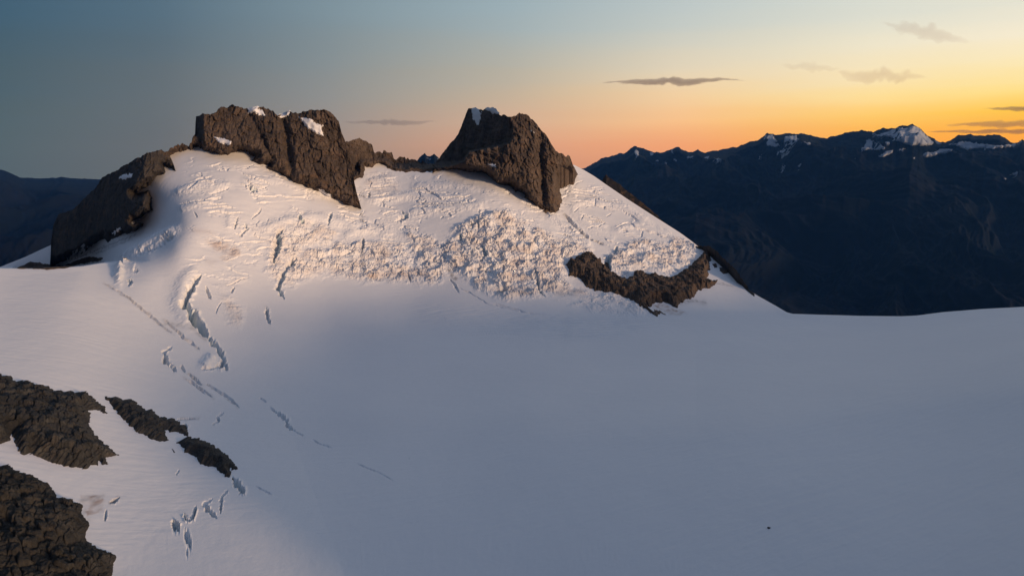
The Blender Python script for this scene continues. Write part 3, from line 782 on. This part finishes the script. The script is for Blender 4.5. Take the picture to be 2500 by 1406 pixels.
MASSIF_TOP = [(467, 352), (470, 335), (476, 330), (478, 283), (514, 278), (528, 272), (541, 264), (567, 257), (592, 262), (606, 267), (625, 264), (642, 262), (660, 267), (678, 281), (706, 273), (731, 276), (756, 270), (799, 270), (813, 278), (827, 294), (834, 326), (843, 346), (852, 380), (862, 420), (866, 450), (873, 480), (884, 515)]
MASSIF_CON = [(440, 240), (440, 345), (480, 352), (488, 356), (496, 369), (514, 372), (535, 379), (557, 378), (578, 372), (589, 367), (624, 383), (614, 394), (635, 401), (660, 402), (646, 408), (685, 424), (727, 450), (777, 468), (806, 481), (841, 497), (880, 512), (920, 520), (920, 240)]
def massif_mod(px, py, D):
    D = D + 16 * sstep(0, 14, 500 - px) + 2.2 * np.clip(496 - px, 0, 40)
    D = D + 14 * np.exp(-((px - 690 - 0.15 * (py - 280)) / 10) ** 2) + 9 * np.exp(-((px - 610 - 0.5 * (py - 280)) / 9) ** 2)
    return D
o, dep = rock('rock_massif', 'large flat-topped brown rock massif with snow patches above the left snow dome', 'rock massif', MASSIF_CON, MASSIF_TOP,
     (462, 886, 250, 522), [(480, 360, 1215), (480, 285, 1250), (600, 380, 1195), (600, 265, 1262), (700, 430, 1190), (700, 280, 1258), (800, 480, 1188), (800, 275, 1240), (880, 510, 1195), (840, 340, 1245)], amp=9, size=30, mod=massif_mod)
patch(o, dep, [[(605, 268), (628, 263), (642, 272), (650, 284), (631, 282), (621, 275), (606, 277)], [(678, 285), (706, 274), (706, 282), (685, 289)],
               [(729, 287), (759, 290), (772, 301), (788, 306), (786, 315), (791, 333), (781, 331), (766, 322), (752, 314), (742, 301)],
               [(522, 334), (542, 337), (566, 346), (564, 355), (550, 353), (534, 349)], [(776, 460), (790, 466), (808, 476), (806, 484), (784, 472)]], names=('snow_cap', 'snow_cap', 'snow_patch', 'snow_patch', 'snow_ledge'))

TOWER_TOP = [(836, 352), (843, 348), (866, 340), (879, 340), (894, 346), (909, 354), (913, 372), (934, 376), (937, 368), (957, 372), (962, 388), (968, 420)]
TOWER_CON = [(810, 300), (810, 480), (868, 470), (865, 440), (886, 433), (893, 415), (891, 406), (905, 408), (923, 400), (938, 401), (941, 408), (962, 418), (990, 425), (990, 300)]
rock('rock_tower', 'stubby grey-brown rock towers just right of the flat-topped massif', 'rock tower', TOWER_CON, TOWER_TOP, (836, 968, 330, 485),
     [(840, 440, 1300), (840, 350, 1315), (900, 420, 1350), (900, 350, 1370), (960, 415, 1400), (960, 370, 1410)], amp=6, size=15, jagtop=4, back=40)
RIDGE_TOP = [(955, 392), (962, 386), (983, 385), (998, 390), (1015, 394), (1037, 397), (1062, 402), (1075, 410)]
RIDGE_CON = [(940, 350), (940, 410), (962, 418), (994, 422), (1005, 417), (1033, 422), (1062, 416), (1090, 418), (1090, 350)]
rock('rock_ridge', 'low jagged rock ridge in the saddle between the two big peaks', 'rock ridge', RIDGE_CON, RIDGE_TOP, (955, 1075, 375, 432),
     [(950, 415, 1420), (950, 390, 1430), (1080, 415, 1440), (1080, 395, 1450), (1015, 410, 1425)], amp=5, size=11, jagtop=6, back=30)
COL_TOP = [(400, 372), (412, 368), (425, 360), (445, 350), (452, 353), (460, 357), (468, 345), (474, 333), (484, 330), (492, 360)]
rock('rock_ridge', 'short crumbly rock crest joining the left crag to the flat-topped massif', 'rock ridge', [(395, 300), (395, 385), (420, 377), (436, 368), (460, 363), (480, 354), (498, 358), (500, 300)], COL_TOP, (400, 492, 325, 385),
     [(400, 380, 1225), (400, 350, 1235), (490, 360, 1232), (490, 335, 1240), (445, 360, 1230)], amp=4, size=9, jagtop=6, back=25)

PEAK_TOP = [(1056, 416), (1061, 400), (1089, 364), (1118, 327), (1130, 299), (1138, 276), (1143, 265), (1148, 264), (1154, 270), (1174, 268), (1178, 272), (1187, 264), (1203, 272), (1221, 280), (1227, 283), (1260, 284), (1268, 277), (1284, 281), (1304, 295), (1316, 311), (1333, 329), (1345, 348), (1357, 370), (1373, 376), (1381, 386), (1387, 378), (1391, 380), (1397, 398), (1410, 425)]
PEAK_CON = [(1030, 230), (1030, 420), (1059, 420), (1081, 415), (1122, 415), (1150, 419), (1178, 423), (1199, 433), (1211, 447), (1251, 457), (1255, 463), (1276, 473), (1280, 485), (1300, 500), (1333, 518), (1353, 521), (1367, 514), (1371, 490), (1370, 457), (1373, 421), (1393, 429), (1412, 426), (1440, 430), (1440, 230)]
SHADE = [(1030, 430), (1062, 414), (1110, 404), (1134, 394), (1142, 380), (1147, 372), (1195, 362), (1243, 352), (1251, 339), (1254, 311), (1246, 291), (1230, 270), (1230, 200), (1030, 200)]
def peak_mod(px, py, D):
    sd = sdist(px + 2 * perlin(px / 9, py / 9, px * 0), py + 2 * perlin(px / 9 + 7, py / 9, px * 0), SHADE)
    D = D + sstep(0, 4, sd) * (24 + 2.1 * np.clip(1256 - px, 0, 220) - 0.15 * np.clip(sd, 0, 80))
    D = D + 16 * np.exp(-((px - 1322 - 0.05 * (py - 400)) / 9) ** 2) * sstep(300, 350, py)
    return D
o, dep = rock('rock_peak', 'pointed rock peak with black left face and snow gully at its tip', 'rock peak', PEAK_CON, PEAK_TOP, (1056, 1411, 255, 530),
     [(1060, 415, 1315), (1100, 400, 1300), (1150, 415, 1275), (1200, 370, 1285), (1250, 455, 1250), (1250, 345, 1285), (1250, 285, 1325), (1330, 515, 1228), (1330, 400, 1275), (1300, 300, 1325), (1370, 500, 1250), (1370, 380, 1310), (1405, 425, 1380), (1140, 270, 1360)],
     amp=9, size=24, mod=peak_mod)
patch(o, dep, [[(1153, 268), (1160, 266), (1174, 274), (1172, 290), (1165, 304), (1157, 292)], [(1188, 266), (1207, 267), (1216, 278), (1203, 276)],
               [(1292, 314), (1304, 320), (1307, 327), (1296, 320)], [(1192, 401), (1209, 402), (1210, 408), (1200, 406)]], lift=1.0, names=('snow_gully', 'snow_cap', 'snow_patch', 'snow_ledge'))

LEFT_TOP = [(118, 655), (123, 640), (124, 595), (130, 552), (142, 522), (178, 513), (199, 492), (228, 463), (249, 435), (277, 420), (313, 399), (345, 380), (373, 369), (395, 365), (409, 374), (423, 399), (429, 418)]
LEFT_CON = [(60, 300), (60, 660), (123, 650), (160, 637), (199, 620), (231, 595), (254, 582), (263, 591), (277, 580), (302, 572), (327, 566), (350, 552), (350, 543), (331, 538), (356, 525), (372, 513), (372, 484), (362, 465), (331, 472), (356, 456), (370, 445), (384, 431), (405, 424), (402, 403), (414, 413), (429, 418), (460, 420), (460, 300)]
def left_mod(px, py, D):
    D = D + 0.95 * np.clip(352 - px, 0, 250)
    D = D + 14 * np.exp(-((py - 470 - 0.1 * (340 - px)) / 6) ** 2) * sstep(310, 330, px)
    return D
o, dep = rock('rock_crag', 'dark sloping rock crag at the far left below the snow dome', 'rock crag', LEFT_CON, LEFT_TOP, (118, 430, 355, 662),
     [(125, 645, 1200), (140, 520, 1225), (230, 590, 1160), (250, 435, 1215), (300, 570, 1120), (370, 500, 1110), (370, 370, 1190), (420, 410, 1195), (330, 470, 1130)], amp=6, size=20, mod=left_mod, mat=M_ROCK_DARK)
patch(o, dep, [[(292, 434), (300, 427), (322, 425), (320, 432), (300, 438)], [(276, 570), (284, 558), (297, 552), (294, 560), (281, 571)],
               [(322, 545), (340, 535), (355, 540), (345, 544)], [(165, 630), (200, 600), (214, 595), (205, 612), (180, 628)]], lift=1.0, names=('snow_patch', 'snow_gully', 'snow_ledge', 'snow_gully'))

BUTT = [(1380, 648), (1391, 634), (1408, 627), (1422, 618), (1434, 612), (1445, 614), (1451, 624), (1463, 629), (1475, 646), (1499, 668), (1513, 675), (1528, 681), (1542, 677), (1547, 666), (1564, 658), (1573, 660), (1580, 668), (1600, 666), (1609, 670), (1621, 677), (1643, 675), (1662, 663), (1684, 648), (1705, 627), (1722, 612), (1734, 625), (1736, 642), (1732, 660), (1729, 680), (1756, 687), (1739, 699), (1720, 708), (1708, 708), (1696, 725), (1681, 730), (1667, 737), (1652, 752), (1633, 744), (1609, 737), (1590, 742), (1586, 749), (1604, 760), (1626, 769), (1604, 769), (1573, 756), (1556, 747), (1532, 730), (1494, 720), (1475, 713), (1446, 704), (1429, 696), (1422, 684), (1398, 672), (1388, 677), (1388, 658)]
o, dep = rock('rock_buttress', 'long brown rock band below the hanging icefall at the lower right', 'rock buttress', BUTT, rise=16, amp=7.5, size=13, k=1.2, jag=5.0, step=1.0, blend=12, fine=1.6)
patch(o, dep, [[(1692, 684), (1704, 678), (1713, 669), (1714, 678), (1702, 684)], [(1586, 690), (1596, 700), (1600, 702), (1590, 702)], [(1578, 678), (1600, 684), (1630, 680), (1622, 690), (1596, 690)], [(1450, 641), (1457, 644), (1452, 646)], [(1722, 696), (1727, 698), (1722, 701)]], lift=1.0)

SMALL = [
    ([(1738, 644), (1748, 643), (1752, 653), (1744, 657)], 'smallest dark rock in the snow right of the brown band'),
    ([(1757, 653), (1770, 654), (1778, 660), (1777, 668), (1766, 671), (1755, 662)], 'dark rock lump in the snow just below the smallest rock, inside the right skyline edge'),
    ([(1691, 604), (1699, 606), (1702, 615), (1694, 614)], 'dark rock poking through the top of the hanging icefall edge'),
]
for poly, lab in SMALL:
    rock('rock_outcrop', lab, 'rock', poly, rise=5, amp=1.6, size=6, k=1.2, jag=1.8, step=0.8, blend=5, group='rocks poking through the right skyline edge')

rock('rock_rib', 'thin jagged dark rock rib edging the snow skyline beyond the right end of the band', 'rock rib',
     [(1690, 560), (1694, 602), (1708, 610), (1722, 613), (1738, 628), (1750, 640), (1764, 650), (1776, 664), (1786, 670), (1796, 690), (1812, 698), (1842, 724), (1880, 724), (1880, 560)],
     [(1698, 603), (1716, 602), (1733, 608), (1750, 619), (1764, 632), (1780, 647), (1797, 664), (1808, 682), (1822, 699), (1842, 719)],
     (1698, 1842, 590, 735), rise=6, amp=2.5, size=7, k=1.0, jag=3.5, step=0.8, blend=5, jagtop=5.0, back=30, mat=M_ROCK_DARK)

NEAR = [
    ('large dark brown outcrop at the left edge, upper of the two big ones', [(-90, 905), (0, 914), (22, 915), (41, 930), (64, 927), (90, 938), (116, 940), (131, 953), (157, 957), (172, 953), (191, 957), (213, 957), (239, 981), (254, 996), (265, 1009), (239, 1003), (215, 1001), (223, 1018), (213, 1031), (226, 1048), (243, 1074), (269, 1093), (295, 1116), (258, 1117), (266, 1134), (251, 1137), (241, 1124), (239, 1138), (221, 1134), (217, 1145), (180, 1142), (142, 1132), (90, 1117), (77, 1106), (60, 1112), (43, 1101), (36, 1074), (28, 1061), (26, 1078), (4, 1086), (-90, 1100)], 18, 5.0, 9),
    ('slender grey rock rib running down the snow, middle of the lower left rocks', [(254, 967), (288, 970), (299, 978), (322, 974), (348, 992), (359, 1002), (370, 998), (393, 1018), (419, 1021), (434, 1030), (456, 1041), (463, 1066), (430, 1054), (400, 1051), (408, 1067), (418, 1075), (389, 1076), (367, 1073), (329, 1052), (307, 1030), (281, 1003), (266, 983)], 9, 2.4, 7),
    ('rounded grey rock rib ending in a blue ice tongue', [(430, 1078), (456, 1067), (486, 1071), (524, 1084), (546, 1104), (569, 1127), (584, 1146), (563, 1146), (565, 1166), (550, 1164), (524, 1142), (490, 1133), (479, 1116), (449, 1101)], 8, 2.2, 7),
    ('darkest and nearest rock buttress filling the bottom left corner', [(-90, 1120), (0, 1138), (22, 1134), (37, 1146), (75, 1157), (108, 1176), (127, 1185), (138, 1209), (172, 1219), (202, 1232), (202, 1254), (217, 1277), (210, 1318), (239, 1336), (286, 1355), (277, 1378), (273, 1406), (268, 1480), (240, 1540), (-90, 1580)], 18, 5.0, 8),
    ('tiny dark stone on the snow below the slender rib', [(418, 1094), (422, 1096), (428, 1104), (424, 1105)], 1.5, 0.4, 2),
]
for lab, poly, rise, amp, size in NEAR:
    big = len(poly) > 6
    rock('rock_outcrop' if big else 'stone', lab, 'rock outcrop' if big else 'stone', poly, rise=rise, amp=amp, size=size, k=1.0, jag=5.0 if big else 0.5, fine=2.0, step=1.2 if big else 0.5,
         blend=26 if big else 3, mat=M_ROCK_CORNER if 'darkest' in lab else M_ROCK_NEAR, group='rocks in the lower left snow' if big else None)
rock('rock_outcrop', 'thin brown band of rubble along the near snow shoulder at the far left', 'rock band',
     [(38, 656), (75, 638), (107, 643), (153, 650), (199, 631), (220, 626), (249, 631), (245, 637), (199, 644), (160, 655), (110, 658), (75, 655), (60, 658)], rise=3, amp=0.8, size=5, k=0.8, jag=2, step=0.9, blend=5)

# a lone dark boulder on the snowfield
def boulder():
    px, py = 1878.0, 1289.0
    D = float(snow_depth(np.array([px]), np.array([py]))[0])
    c = unproj(np.array(px), np.array(py), np.array(D))
    u, v = np.meshgrid(np.linspace(0, 2 * np.pi, 25), np.linspace(0, np.pi, 13))
    x = np.cos(u) * np.sin(v); y = np.sin(u) * np.sin(v); z = np.cos(v)
    r = 1 + 0.35 * fbm(x * 1.4, y * 1.4, z * 1.4, 3)
    P = np.stack([x * r * 0.85, y * r * 0.7, z * r * 0.42], -1)
    a = R(18); P = np.stack([P[..., 0] * math.cos(a) + P[..., 2] * math.sin(a), P[..., 1], -P[..., 0] * math.sin(a) + P[..., 2] * math.cos(a)], -1)
    o = grid_object('boulder', P + c + np.array([0, 0, 0.15]), M_ROCK_DARK)
    tag(o, 'tiny dark boulder lying alone on the open snowfield at the lower right', 'boulder')
boulder()

# ------------------------------------------------------------------ far country
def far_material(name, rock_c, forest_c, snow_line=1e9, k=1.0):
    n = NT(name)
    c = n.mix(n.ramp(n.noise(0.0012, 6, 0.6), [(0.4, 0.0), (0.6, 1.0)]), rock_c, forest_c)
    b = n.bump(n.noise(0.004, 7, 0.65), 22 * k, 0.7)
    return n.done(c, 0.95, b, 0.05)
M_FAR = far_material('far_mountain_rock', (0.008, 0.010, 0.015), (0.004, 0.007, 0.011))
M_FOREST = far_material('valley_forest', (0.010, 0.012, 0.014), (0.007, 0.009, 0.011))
def far_snow():
    n = NT('far_snow')
    b = n.bump(n.noise(0.01, 5, 0.6), 12, 0.6)
    return n.done((0.30, 0.32, 0.36), 0.85, b, 0.1)  # duller than snow: its backlit shade is put into the colour
M_FARSNOW = far_snow()

def range_(name, top, depth_top, depth_base, z_base, amp, size, step=2.0, rows=260, mat=None, jag=2.0, back=3000):
    T = np.array(top, float)
    xs = np.arange(T[0, 0], T[-1, 0], step)
    z0 = xs * 0
    tp = np.interp(xs, T[:, 0], T[:, 1]) + jag * fbm(xs / 16, z0 + 1.7, z0 + 2, 4, 0.6)
    dt = np.interp(xs, *np.array(depth_top).T); db = np.interp(xs, *np.array(depth_base).T)
    cr = unproj(xs, tp, dt)
    base = np.stack([xs * 0 + (xs - 1250) / F * db * 1.0, db, xs * 0 + z_base], -1)
    t = np.linspace(0, 1, rows)
    P = base[None] + (cr - base)[None] * t[:, None, None]
    P[..., 2] = base[None, :, 2] + (cr - base)[None, :, 2] * (t ** 1.25)[:, None]
    X, Yw = P[..., 0], P[..., 1]
    wgt = np.sin(np.pi * np.clip(t, 0, 1)) ** 0.6 * (1 - t * 0.35)
    wgt = (np.minimum(1, (1 - t) * 9) * np.minimum(1, t * 6))[:, None]
    warp = fbm(X / (size * 2), Yw / (size * 2), X * 0, 3) * size * 0.5
    rel = ridged((X + warp) / size, Yw / (size * 2.6), X * 0, 6, 0.5)
    P[..., 2] += amp * wgt * rel
    P[..., 1] += amp * 0.6 * wgt * fbm(X / size, Yw / size, X * 0 + 5, 4)
    te = (cr[:, 2] - CZ) / cr[:, 1]
    lim = CZ + P[..., 1] * (te[None, :] - 0.035 * (1 - t[:, None]) ** 0.9)
    P[..., 2] = np.minimum(P[..., 2], lim + 0.0 * rel)
    rows_b = []
    for v in np.linspace(0, 1, 12)[1:]:
        q = cr.copy(); q[:, 1] += back * v; q[:, 0] *= (1 + back * v / cr[:, 1])
        q[:, 2] = cr[:, 2] + (z_base - cr[:, 2]) * v ** 0.8 + amp * 0.4 * fbm(q[:, 0] / size, q[:, 1] / size, q[:, 0] * 0, 4) * v
        rows_b.append(q)
    P = np.concatenate([P, np.array(rows_b)], 0)
    o = grid_object(name, P, mat or M_FAR)
    tag(o, kind='structure')
    # image-space lookup for snow patches (visible depth for each traced point)
    F_P = P[:rows]
    return o, F_P, xs

def far_patch(parent, FP, polys):
    """snowfields on the far range, laid on its own flank"""
    rel = FP - np.array([0, 0, CZ])
    cp, sp = math.cos(PITCH), math.sin(PITCH)
    depth = rel[..., 1] * cp - rel[..., 2] * sp
    up = rel[..., 1] * sp + rel[..., 2] * cp
    PX = 1250 + F * rel[..., 0] / depth; PY = 703 - F * up / depth
    jx = PX + 3.2 * fbm(PX / 6, PY / 9, PX * 0 + 2, 5, 0.75); jy = PY + 2.6 * fbm(PX / 6 + 20, PY / 9, PX * 0 + 2, 5, 0.75)
    for poly in polys:
        sd = sdist(jx, jy, poly)
        if not (sd > 0).any(): continue
        r = np.where((sd > -4).any(1))[0]; c = np.where((sd > -4).any(0))[0]
        sl = (slice(r[0], r[-1] + 1), slice(c[0], c[-1] + 1))
        P = FP[sl].copy(); s = sd[sl]
        P[..., 1] -= np.clip(s * 12, -60, 30); P[..., 2] += np.clip(s * 2, -30, 2)
        if P.shape[0] > 1 and P.shape[1] > 1:
            grid_object('snow_patch', P, M_FARSNOW, keep=s > -3, parent=parent)

RANGE_TOP = [(1300, 420), (1420, 412), (1435, 408), (1465, 389), (1500, 379), (1525, 373), (1548, 356), (1565, 361), (1598, 373), (1620, 372), (1640, 362), (1655, 360), (1680, 371), (1692, 371), (1705, 365), (1720, 373), (1745, 369), (1775, 363), (1800, 358), (1840, 344), (1855, 339), (1874, 323), (1895, 330), (1925, 327), (1965, 328), (1985, 332), (2020, 338), (2060, 325), (2085, 322), (2105, 319), (2130, 322), (2160, 314), (2180, 315), (2200, 307), (2228, 303), (2245, 312), (2270, 334), (2290, 347), (2310, 347), (2320, 343), (2340, 330), (2370, 329), (2400, 332), (2435, 328), (2455, 337), (2470, 350), (2485, 348), (2495, 340), (2520, 352), (2700, 330), (2950, 360), (3300, 420)]
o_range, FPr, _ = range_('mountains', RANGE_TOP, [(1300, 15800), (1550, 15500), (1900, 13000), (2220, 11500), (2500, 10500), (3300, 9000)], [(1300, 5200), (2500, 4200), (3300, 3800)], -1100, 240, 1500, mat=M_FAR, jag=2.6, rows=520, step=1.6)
far_patch(o_range, FPr, [
    [(2129, 326), (2147, 329), (2169, 320), (2190, 314), (2212, 313), (2228, 308), (2244, 313), (2259, 331), (2278, 347), (2273, 356), (2233, 356), (2205, 351), (2183, 337), (2161, 333), (2133, 331)],
    [(2280, 341), (2300, 351), (2287, 352)],
    [(2115, 345), (2122, 340), (2133, 347), (2151, 351), (2161, 364), (2140, 367), (2118, 365), (2100, 371), (2104, 364)],
    [(2161, 347), (2172, 345), (2169, 356)], [(2143, 383), (2161, 371), (2180, 365), (2176, 374), (2161, 382)], [(2190, 367), (2208, 362), (2205, 371)],
    [(2251, 381), (2259, 372), (2277, 374), (2295, 365), (2327, 363), (2320, 371), (2284, 380), (2266, 385)], [(2226, 387), (2236, 381), (2233, 391)], [(2084, 384), (2090, 379), (2088, 388)],
    [(2323, 354), (2349, 345), (2374, 349), (2410, 353), (2439, 356), (2482, 351), (2496, 345), (2475, 358), (2428, 362), (2385, 362), (2359, 367), (2341, 358)],
    [(1872, 331), (1884, 329), (1899, 345), (1888, 347), (1906, 356), (1892, 360), (1870, 353), (1873, 344)],
    [(1917, 333), (1945, 331), (1949, 340), (1935, 354), (1924, 353), (1931, 345), (1913, 349)], [(1902, 371), (1931, 360), (1935, 363), (1913, 378)], [(1962, 347), (1978, 349), (1976, 354)],
    [(1548, 372), (1556, 366), (1562, 372), (1552, 390)], [(1585, 371), (1598, 377), (1590, 379)], [(1637, 365), (1643, 366), (1641, 377)], [(1643, 387), (1655, 390), (1650, 396)], [(1745, 387), (1762, 388), (1752, 397)], [(1675, 384), (1695, 382), (1690, 388)],
    [(1910, 408), (1918, 406), (1908, 418)], [(1945, 404), (1958, 399), (1952, 410)], [(2470, 424), (2486, 420), (2480, 430)], [(2452, 436), (2460, 434), (2456, 440)],
    [(1600, 392), (1608, 390), (1606, 396)], [(1622, 398), (1630, 396), (1628, 402)], [(1720, 384), (1732, 383), (1728, 389)], [(1853, 383), (1860, 381), (1857, 387)]])

LEFT_RANGE = [(-900, 400), (-500, 380), (-200, 395), (-60, 405), (0, 414), (20, 420), (50, 434), (100, 436), (150, 433), (200, 437), (260, 438), (400, 440), (600, 445)]
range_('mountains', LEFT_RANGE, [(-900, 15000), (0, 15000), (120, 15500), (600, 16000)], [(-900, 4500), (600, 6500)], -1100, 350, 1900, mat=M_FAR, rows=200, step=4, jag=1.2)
MID = [(990, 420), (1010, 395), (1018, 392), (1024, 384), (1030, 379), (1037, 374), (1043, 382), (1050, 382), (1060, 375), (1070, 384), (1080, 398), (1110, 420)]
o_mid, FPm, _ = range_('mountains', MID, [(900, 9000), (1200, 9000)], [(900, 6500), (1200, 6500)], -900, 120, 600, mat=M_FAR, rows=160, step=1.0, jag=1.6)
far_patch(o_mid, FPm, [[(1040, 382), (1048, 388), (1053, 392), (1046, 391)], [(1068, 384), (1073, 390), (1069, 390)]])
# dark rocky flank dropping behind the right hand snow edge
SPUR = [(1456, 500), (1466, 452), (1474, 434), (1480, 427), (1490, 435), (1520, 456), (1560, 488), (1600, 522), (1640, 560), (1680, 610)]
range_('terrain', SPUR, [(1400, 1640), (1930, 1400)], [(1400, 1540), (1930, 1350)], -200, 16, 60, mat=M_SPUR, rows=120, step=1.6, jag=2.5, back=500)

def ground():
    rr = np.concatenate([np.linspace(0, 9000, 40), np.geomspace(9500, 19000, 30)])
    th = np.linspace(0, 2 * np.pi, 181)
    RR, TH = np.meshgrid(rr, th, indexing='ij')
    X = RR * np.sin(TH); Y = RR * np.cos(TH)
    Z = -1000 + 90 * fbm(X / 4000, Y / 4000, X * 0, 4) - np.clip(1 - RR / 1000, 0, 1) * 100
    tag(grid_object('ground', np.stack([X, Y, Z], -1), M_FOREST), kind='structure')
ground()

def outward(me):
    b = bmesh.new(); b.from_mesh(me)
    bmesh.ops.remove_doubles(b, verts=b.verts, dist=1e-3)
    bmesh.ops.recalc_face_normals(b, faces=b.faces)
    b.to_mesh(me); b.free()

# ------------------------------------------------------------------ clouds: thin lens-shaped veils high beyond the haze
def cloud_material(name, dens, col):
    m = bpy.data.materials.new(name); m.use_nodes = True
    t = m.node_tree; t.nodes.clear()
    o = t.nodes.new('ShaderNodeOutputMaterial'); v = t.nodes.new('ShaderNodeVolumePrincipled')
    v.inputs['Color'].default_value = (*col, 1); v.inputs['Density'].default_value = dens
    v.inputs['Absorption Color'].default_value = (0, 0, 0, 1)
    t.links.new(v.outputs[0], o.inputs['Volume'])
    return m

def cloud(label, px0, px1, py, th, tilt, Y, tau, col, seed):
    """flat lens with a ragged outline; its chord length makes the soft edge"""
    c = unproj(np.array((px0 + px1) / 2.0), np.array(float(py)), np.array(float(Y)))
    half = (px1 - px0) / 2.0 / F * Y; hz = th / 2.0 / F * Y; hy = half * 0.12
    u, v = np.meshgrid(np.linspace(0, 2 * np.pi, 161), np.linspace(0, np.pi, 33))
    x = np.cos(u) * np.sin(v); y = np.sin(u) * np.sin(v); z = np.cos(v)
    n = fbm(x * 3.2 + seed, y * 1.2, z * 0.6, 5, 0.6)
    r = 1 + 0.12 * n
    th_ = 1 + 0.9 * fbm(x * 4 + seed * 2, y * 2, z * 0, 4, 0.6)
    taper = 0.30 + 0.75 * (1 - np.abs(x)) ** 0.8
    th_ = np.clip(1 + 0.8 * fbm(x * 7 + seed * 2, x * 0, x * 0, 4, 0.65), 0.3, 2.0) * taper
    P = np.stack([x * r * half, y * r * hy, z * hz * th_ + hz * 0.8 * fbm(x * 2.2 + seed, x * 0, x * 0, 4)], -1)
    a = R(tilt)
    P = np.stack([P[..., 0] * math.cos(a) - P[..., 2] * math.sin(a), P[..., 1], P[..., 0] * math.sin(a) + P[..., 2] * math.cos(a)], -1)
    o = grid_object('cloud', P + c, cloud_material('cloud', tau / (2 * hy), col))
    outward(o.data)
    tag(o, label, 'cloud', 'thin dusk clouds in the sky')
CL = [
    ('dark slim cloud streak in the orange sky right of the pointed peak', 1480, 1810, 199, 17, 1.2, 60000, 1.3, (0.42, 0.36, 0.36)),
    ('faint grey cloud bar between the two big peaks', 835, 1070, 299, 13, 0, 60000, 0.55, (0.30, 0.30, 0.34)),
    ('soft pinkish cloud smudge lower of the pair at the upper right', 2040, 2260, 186, 34, -2, 60000, 0.30, (0.8, 0.58, 0.46)),
    ('soft slanting cloud wisp highest at the upper right', 2150, 2370, 82, 34, -12, 50000, 0.26, (0.7, 0.58, 0.5)),
    ('short dark cloud cut by the right edge, highest of the stack there', 2405, 2620, 266, 13, 0, 70000, 1.1, (0.5, 0.36, 0.25)),
    ('long brown cloud bar above the snowy far summit, lowest of the stack', 2255, 2640, 321, 10, 0, 75000, 1.1, (0.55, 0.34, 0.18)),
    ('mottled brown cloud bar in the middle of the right edge stack', 2310, 2600, 302, 16, 1, 75000, 0.8, (0.6, 0.38, 0.22)),
    ('very pale short cloud streak left of the smudge pair', 1905, 2050, 165, 20, -3, 60000, 0.16, (0.7, 0.6, 0.5)),
]
for i, c in enumerate(CL):
    cloud(*c, seed=3.7 * i + 1)

# ------------------------------------------------------------------ haze over the valleys
def haze():
    x, y0, y1, z0, z1 = HAZE_SIDE, -HAZE_SIDE, HAZE_SIDE, -1500, HAZE_TOP
    me = bpy.data.meshes.new('haze')
    v = [(a, b, c) for a in (-x, x) for b in (y0, y1) for c in (z0, z1)]
    f = [(0, 1, 3, 2), (4, 6, 7, 5), (0, 4, 5, 1), (2, 3, 7, 6), (0, 2, 6, 4), (1, 5, 7, 3)]
    me.from_pydata(v, [], f)
    outward(me)
    m = bpy.data.materials.new('haze'); m.use_nodes = True
    t = m.node_tree; t.nodes.clear()
    o = t.nodes.new('ShaderNodeOutputMaterial'); p = t.nodes.new('ShaderNodeVolumePrincipled')
    p.inputs['Color'].default_value = (*HAZE_COL, 1)
    p.inputs['Density'].default_value = HAZE_SIGMA
    p.inputs['Anisotropy'].default_value = 0.2
    t.links.new(p.outputs[0], o.inputs['Volume'])
    me.materials.append(m)
    ob = bpy.data.objects.new('haze', me); COL.objects.link(ob)
    tag(ob, kind='stuff')
haze()
